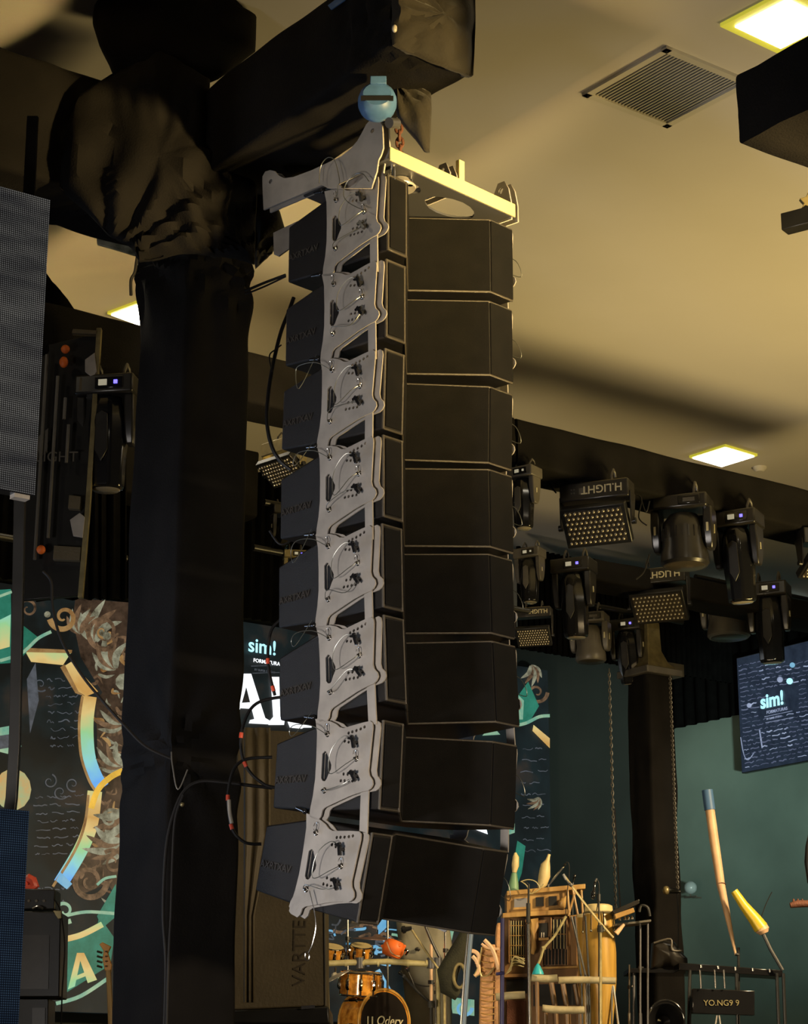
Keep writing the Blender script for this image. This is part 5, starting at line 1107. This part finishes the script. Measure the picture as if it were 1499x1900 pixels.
boom('thin boom rising to the right above the cabinet top', ((1016, 1645), (1030, 1625), (1046, 1608)), ((1044, 1610), (1050, 1602)), 21.95, 'steel', 1.4, 'blackp', 2.5, base=(1016, 1646))
cable([(1050, 1600), (1055, 1602), (1056, 1620), (1052, 1660), (1048, 1720)], 21.0, .9, 'thin cable looping down from the highest boom tip', name='microphone_cable')
boom('black microphone pointing down at the conga skin', ((1107, 1630), (1104, 1640)), ((1104, 1636), (1100, 1668)), 20.2, 'blackp', 1.4, 'blackg', 4.5, base=(1111, 1664))
cable([(1106, 1630), (1111, 1640), (1111, 1662), (1107, 1690)], 20.2, 1.0, 'black cable curving round the conga microphone', name='microphone_cable')
boom('small black condenser microphone beside the top of the long boom', ((1062, 1650), (1063, 1640)), ((1063, 1638), (1067, 1622)), 21.95, 'blackp', 1.4, 'blackg', 3, base=(1062, 1650))
for i, (x0, x1) in enumerate(((1066, 1082), (1060, 1092), (1086, 1096))):
    S = T('percussion_stand', 'dark thin stand pole leaning before the cabinet, '+['leftmost', 'middle', 'rightmost'][i], 'stand', x1, 1960, 20.0); S.tube('pole', ((x0, 1700), (x1-3, 1820), (x1, 1960)), 2.0, 'blackp', k=0)
# pedal tray and small table
Q = T('percussion_table', 'narrow tray table with small bells and a wood block', 'table', 1195, 1712, 20.4)
Q.poly('tray', ((1140, 1714), (1208, 1706), (1208, 1710), (1140, 1718)), .3, 'fixture_grey', 0, .003); 
for x in (1190, 1204): Q.tube('leg', ((x, 1712), (x, 1960)), 1.8, 'rig_dark', .1, k=0)
Q = T('wood_block', 'pale rectangular wood block leaning on the tray table', 'wood block', 1160, 1700, 20.3); Q.poly('block', ((1140, 1696), (1175, 1684), (1178, 1692), (1143, 1705)), .08, 'wood_light', 0, .004)
Q = T('black_laptop', 'flat dark slab tilted above the wood block', 'case', 1160, 1690, 20.5); Q.poly('slab', ((1135, 1690), (1186, 1668), (1186, 1676), (1142, 1698)), .2, 'fixture', 0, .004)
for i, x in enumerate((1150, 1160, 1166, 1173)):
    Q = T('small_bell', 'tiny shiny bell on the tray table, '+['leftmost', 'second from left', 'third from left', 'rightmost'][i], 'bell', x, 1708-(x-1150)*.1, 20.35, 'bells on the tray table'); mb = MB(); mb.lathe([(0, 0), (3.2*Q.s, 0), (2.2*Q.s, 4*Q.s), (1*Q.s, 6*Q.s), (0, 7*Q.s)], n=12); mb.build('bell', 'chrome', Q.o, smooth=True)
Q = T('black_lamp', 'black gooseneck arm at the right end of the tray table', 'lamp', 1195, 1710, 20.3); Q.tube('arm', ((1186, 1692), (1190, 1680), (1202, 1684), (1206, 1700)), 2.5, 'blackp')
Q = T('bottle_horn', 'pale short horn hanging under the tray table', 'horn', 1150, 1725, 20.3); Q.tube('horn', ((1143, 1732), (1150, 1724), (1158, 1715)), [5, 4, 2.5], 'peach', n=12)
# right stage: dark kit
Q = T('side_microphone', 'gold ball headed microphone pointing left before the black column', 'microphone', 1250, 1652, 21.5)
mb = MB(); mb.sphere(Q.p(1236, 1652), 8*Q.s, .9, 1, 1.05, 18); mb.build('mic_grille', 'gold_metal', Q.o, smooth=True); Q.tube('body', ((1240, 1652), (1250, 1653), (1262, 1655)), [6, 5, 3], 'blackp', n=12); Q.tube('mount', ((1256, 1655), (1258, 1700), (1258, 1790)), 1.3, 'blackp')
mb = MB(); c_ = onv(1281, 1647, RW-BD*.3, AD); mb.sphere(c_, 12*mpp(c_), n=24); tag(mb.build('grey_ball', 'ball_grey', smooth=True), 'round pale grey ball in front of the green wall', 'ball')
mb = MB(); a = onv(1281, 1664, RW-BD*.3, AD); mb.tube([a-AD*.12, a+AD*.12], .012, 6); mb.tube([c_, a, a+BD*.2], .012, 6); tag(mb.build('ball_bracket', 'fixture_grey', smooth=True), 'small bracket under the pale grey ball', 'bracket')
Q = T('long_horn', 'long peach horn with a blue end standing tall against the green wall', 'horn', 1364, 1768, 21.0)
Q.tube('tube', ((1317, 1502), (1325, 1560), (1337, 1640), (1352, 1710), (1365, 1772)), [9, 9, 8, 5, 2], 'peach', n=18, k=0); Q.tube('blue_end', ((1312, 1466), (1317, 1503)), [10.5, 10.5], 'blue_label', n=18, k=0); 
mb = MB(); mb.tube([Q.p(1338+8*math.cos(t), 1641+2*math.sin(t), 8*Q.s*math.sin(t)) for t in [i*2*math.pi/14 for i in range(14)]], 1*Q.s, 5, closed=True); mb.build('joint_ring', 'rust', Q.o, smooth=True)
Q.tube('stand', ((1370, 1758), (1371, 1960)), 2.5, 'blackp', k=0); Q.tube('stand_top', ((1364, 1770), (1371, 1772)), 3, 'blackp', k=0)
Q = T('rain_stick', 'thick yellow tube with a pale end cap leaning to the right', 'rain stick', 1415, 1733, 20.8)
Q.tube('tube', ((1362, 1653), (1380, 1680), (1400, 1705), (1412, 1722)), [7, 9, 12, 14], 'yellow', n=20, k=0); Q.tube('end_cap', ((1411, 1718), (1415, 1726), (1418, 1732)), [12, 13, 8], 'peach', n=20, k=0)
Q.tube('support_arm', ((1416, 1732), (1430, 1762), (1452, 1800)), 3.5, 'blackp', k=0)
Q = T('keyboard_stand', 'black table frame with legs at the lower right', 'stand', 1400, 1800, 20.9)
Q.poly('top', ((1260, 1786), (1452, 1800), (1452, 1812), (1260, 1800)), .4, 'blackg', 0, .006)
for x in (1441, 1453): Q.tube('leg', ((x, 1806), (x+6, 1960)), 3.2, 'blackp', k=0)
Q.tube('leg', ((1366, 1806), (1370, 1960)), 3, 'blackp', k=0); Q.tube('leg', ((1280, 1800), (1276, 1960)), 3, 'blackp', k=0)
for i in range(5): Q.tube('clip', ((1300+i*32, 1790+i*2), (1301+i*32, 1796+i*2)), 2.2, 'steel', k=0)
Q = T('keyboard', 'black keyboard with gold lettering on its back, below the stand top', 'keyboard', 1330, 1860, 20.7)
Q.poly('body', ((1285, 1880), (1400, 1884), (1400, 1838), (1285, 1834)), .12, 'blackg', 0, .006)
te = text_mesh('YO.NG9 9', 15*Q.s, .002); te.transform(basis(Vector((1, 0, 0)), Vector((0, 0, 1)), Vector((0, -1, 0)), Q.p(1305, 1866, -.008))); MB().add(te).build('lettering', 'gold_dim', Q.o)
for x in (1298, 1325, 1342): Q.tube('drum_rod', ((x, 1800, -.03), (x+2, 1834, -.03)), 1.6, 'steel', k=0)
Q.tube('prop_leg', ((1330, 1884), (1318, 1960)), 1.5, 'rig_grey', k=0); Q.tube('prop_leg', ((1334, 1884), (1345, 1960)), 1.5, 'rig_grey', k=0)
Q = T('round_horn', 'large black glossy horn mouth at the bottom right', 'horn', 1236, 1895, 20.6)
mb = MB(); u = Q.s; mb.lathe([(0, .3), (10*u, .28), (22*u, .15), (30*u, .03), (34*u, 0), (32*u, -.015), (27*u, .03), (12*u, .2), (0, .22)], (0, 0, 0), Matrix.Rotation(R(90), 3, 'X') @ Matrix.Scale(-1, 3, Vector((0, 0, 1))), 36); mb.build('bell', 'blackg', Q.o, smooth=True)
mb = MB(); mb.tube([Vector((33.5*u*math.cos(a), 0, 38*u*math.sin(a))) for a in [k*2*math.pi/36 for k in range(36)]], 2.4*u, 8, closed=True); mb.build('rim', 'blackg', Q.o, smooth=True)
Q = T('equipment_bag', 'dim stack of black gear on the stand at the base of the column', 'gear stack', 1225, 1790, 21.6)
e = [Q.p(x, y) for x, y in ((1205, 1800), (1208, 1750), (1225, 1744), (1250, 1748), (1262, 1765), (1275, 1780), (1275, 1800))]; lump('bag', e, (0, -1, 0), .15, 'fixture', .05, parent=Q.o)
Q.tube('strap', ((1210, 1752, -.15), (1240, 1745, -.17), (1243, 1765, -.18), (1262, 1766, -.14)), 1.8, 'fixture_grey')
Q = T('low_table', 'low black table carrying the gear stack', 'table', 1225, 1800, 21.6); Q.poly('top', ((1165, 1806), (1290, 1806), (1290, 1797), (1165, 1797)), .5, 'blackg', -.05, .006)
for x in (1176, 1280): Q.tube('leg', ((x, 1804), (x, 1960)), 2.6, 'rig_dark', k=0)
stand(1168, 1880, 1790, 21.0, 'dim slim stand at the foot of the black column', 'rig_grey', 1.8)
stand(1188, 1880, 1720, 20.9, 'tall dim stand right of the conga', 'rig_dark', 2)
# dark guitar necks cut by the right edge
Q = T('bass_guitar', 'dark guitar head sticking in from the right edge', 'guitar', 1499, 1677, 19.5); Q.tube('headstock', ((1466, 1680), (1480, 1677), (1540, 1676)), [5, 7, 6], 'rust', n=10)
for x in (1472, 1480, 1488): Q.tube('tuning_peg', ((x, 1668), (x, 1674)), 2, 'rust', k=0)
Q = T('dark_figure', 'dark shape of a hanging instrument at the right edge above the guitar head', 'instrument', 1499, 1580, 19.5); e = [Q.p(x, y) for x, y in ((1500, 1545), (1494, 1570), (1492, 1600), (1498, 1640), (1530, 1640), (1530, 1545))]; lump('body', e, (0, -1, 0), .05, 'blackp', .01, parent=Q.o)
cable([(1409, 1712), (1420, 1680), (1432, 1655)], 20.8, .8, 'very thin cable curving up from the yellow tube', name='thin_cable')
# ---------------------------------------------------------------- cables by the speakers
cable([(455, 540, 11.3), (490, 525, 11.25), (530, 510, 11.2)], 11.2, 2.6, 'black cable from the column to the topmost speaker', group=None)
cable([(455, 546, 11.32), (490, 532, 11.27), (530, 513, 11.2)], 11.2, 1.8, 'second thinner cable just below the uppermost one')
cable([(545, 552), (535, 580), (520, 620), (506, 680), (497, 740), (496, 790), (505, 830), (520, 855), (540, 872)], 11.3, 3.6, 'thick black cable looping behind the upper speakers')
cable([(505, 690), (500, 660), (512, 648), (522, 640)], 11.25, 1.4, 'thin cable branching off the thick loop')
cable([(500, 985), (520, 1010), (545, 1000), (560, 990)], 11.4, 2.0, 'short cable sagging between middle speakers')
RC = [('speaker_cable', [(520, 1150), (503, 1170), (497, 1210), (500, 1250), (510, 1290)], [(497, 1228, 'red'), (509, 1278, 'red')], 'black cable with red bands dropping past the lit sign'),
      ('speaker_cable', [(585, 1290), (510, 1295), (470, 1310), (450, 1350), (448, 1395), (462, 1430), (490, 1455), (515, 1462)], [(446, 1365, 'red'), (452, 1418, 'red')], 'black cable with red bands sweeping under the lit letters'),
      ('speaker_cable', [(505, 1405), (460, 1408), (435, 1425), (424, 1465), (424, 1500), (432, 1540), (455, 1563), (485, 1566)], [(424, 1478, 'red'), (431, 1532, 'red')], 'lowest black cable loop with orange bands and grey sleeve')]
for nm, pts, bands, lab in RC:
    o = cable(pts, 11.25, 3.0, lab, name=nm); s_ = mpp(atY(450, 1400, 11.25))
    for x, y, c3 in bands:
        P = smoothpts([atY(a, b, 11.25) for a, b in pts], 10); q = atY(x, y, 11.25); i = min(range(1, len(P)-1), key=lambda i: (P[i]-q).length)
        d = (P[i+1]-P[i-1]).normalized(); mb = MB(); mb.cyl(P[i]-d*.012, P[i]+d*.018, 3.9*s_, n=12); mb.build('colour_band', 'red_tape', o, label='orange red band')
cable([(425, 1484), (426, 1505), (430, 1528)], 11.22, 3.6, 'pale grey sleeve on the lowest cable loop', m='horn_white', name='cable_sleeve', cat='cable sleeve')
cable([(505, 1462), (470, 1458), (420, 1452), (370, 1450), (340, 1470), (322, 1510), (310, 1560), (305, 1620), (303, 1700), (308, 1800), (303, 1960)], 11.35, 3.2, 'black cable running from the speakers down the column front, left strand')
cable([(340, 1475), (325, 1520), (320, 1600), (317, 1700), (312, 1800), (308, 1960)], 11.34, 2.8, 'second strand of cable hanging down the column front')
cable([(80, 1060), (95, 1080), (98, 1130), (115, 1190), (150, 1250), (190, 1300), (230, 1345), (270, 1385), (318, 1408)], 11.5, 2.6, 'thin black cable sagging from the left truss to the column')
cable([(318, 1395), (320, 1420), (330, 1465), (348, 1428)], 11.35, 1.4, 'cord tie hanging at the knot on the column', 'fixture_grey', 'cord_tie', 'cord')
mb = MB(); mb.sphere(atY(338, 1493, 11.3), .012); tag(mb.build('metal_clip', 'gold_metal', smooth=True), 'tiny brass clip on the column below the knot', 'clip')
cable([(262, 440), (254, 480), (250, 505), (243, 520), (243, 548)], 11.6, 3.0, 'black cable end hanging beside the half hidden ceiling light', name='hanging_cable')
for k, pts in enumerate((((1008, 878), (1020, 900), (1032, 915)), ((1005, 878), (1015, 892), (1034, 900)), ((1172, 915), (1190, 925), (1185, 960), (1200, 975)), ((1188, 922), (1198, 950), (1205, 930)), ((1205, 1028), (1195, 1060), (1180, 1075)))):
    cable(pts, 16.2, 1.4, ['thin wire from the truss to the lettered front blinder', 'second thin wire beside it at the lettered front blinder', 'looping wire between blinder and large wash light', 'short wire hanging from the truss by the wash light', 'wire dropping onto the rear lettered blinder'][k], name='lamp_wire')
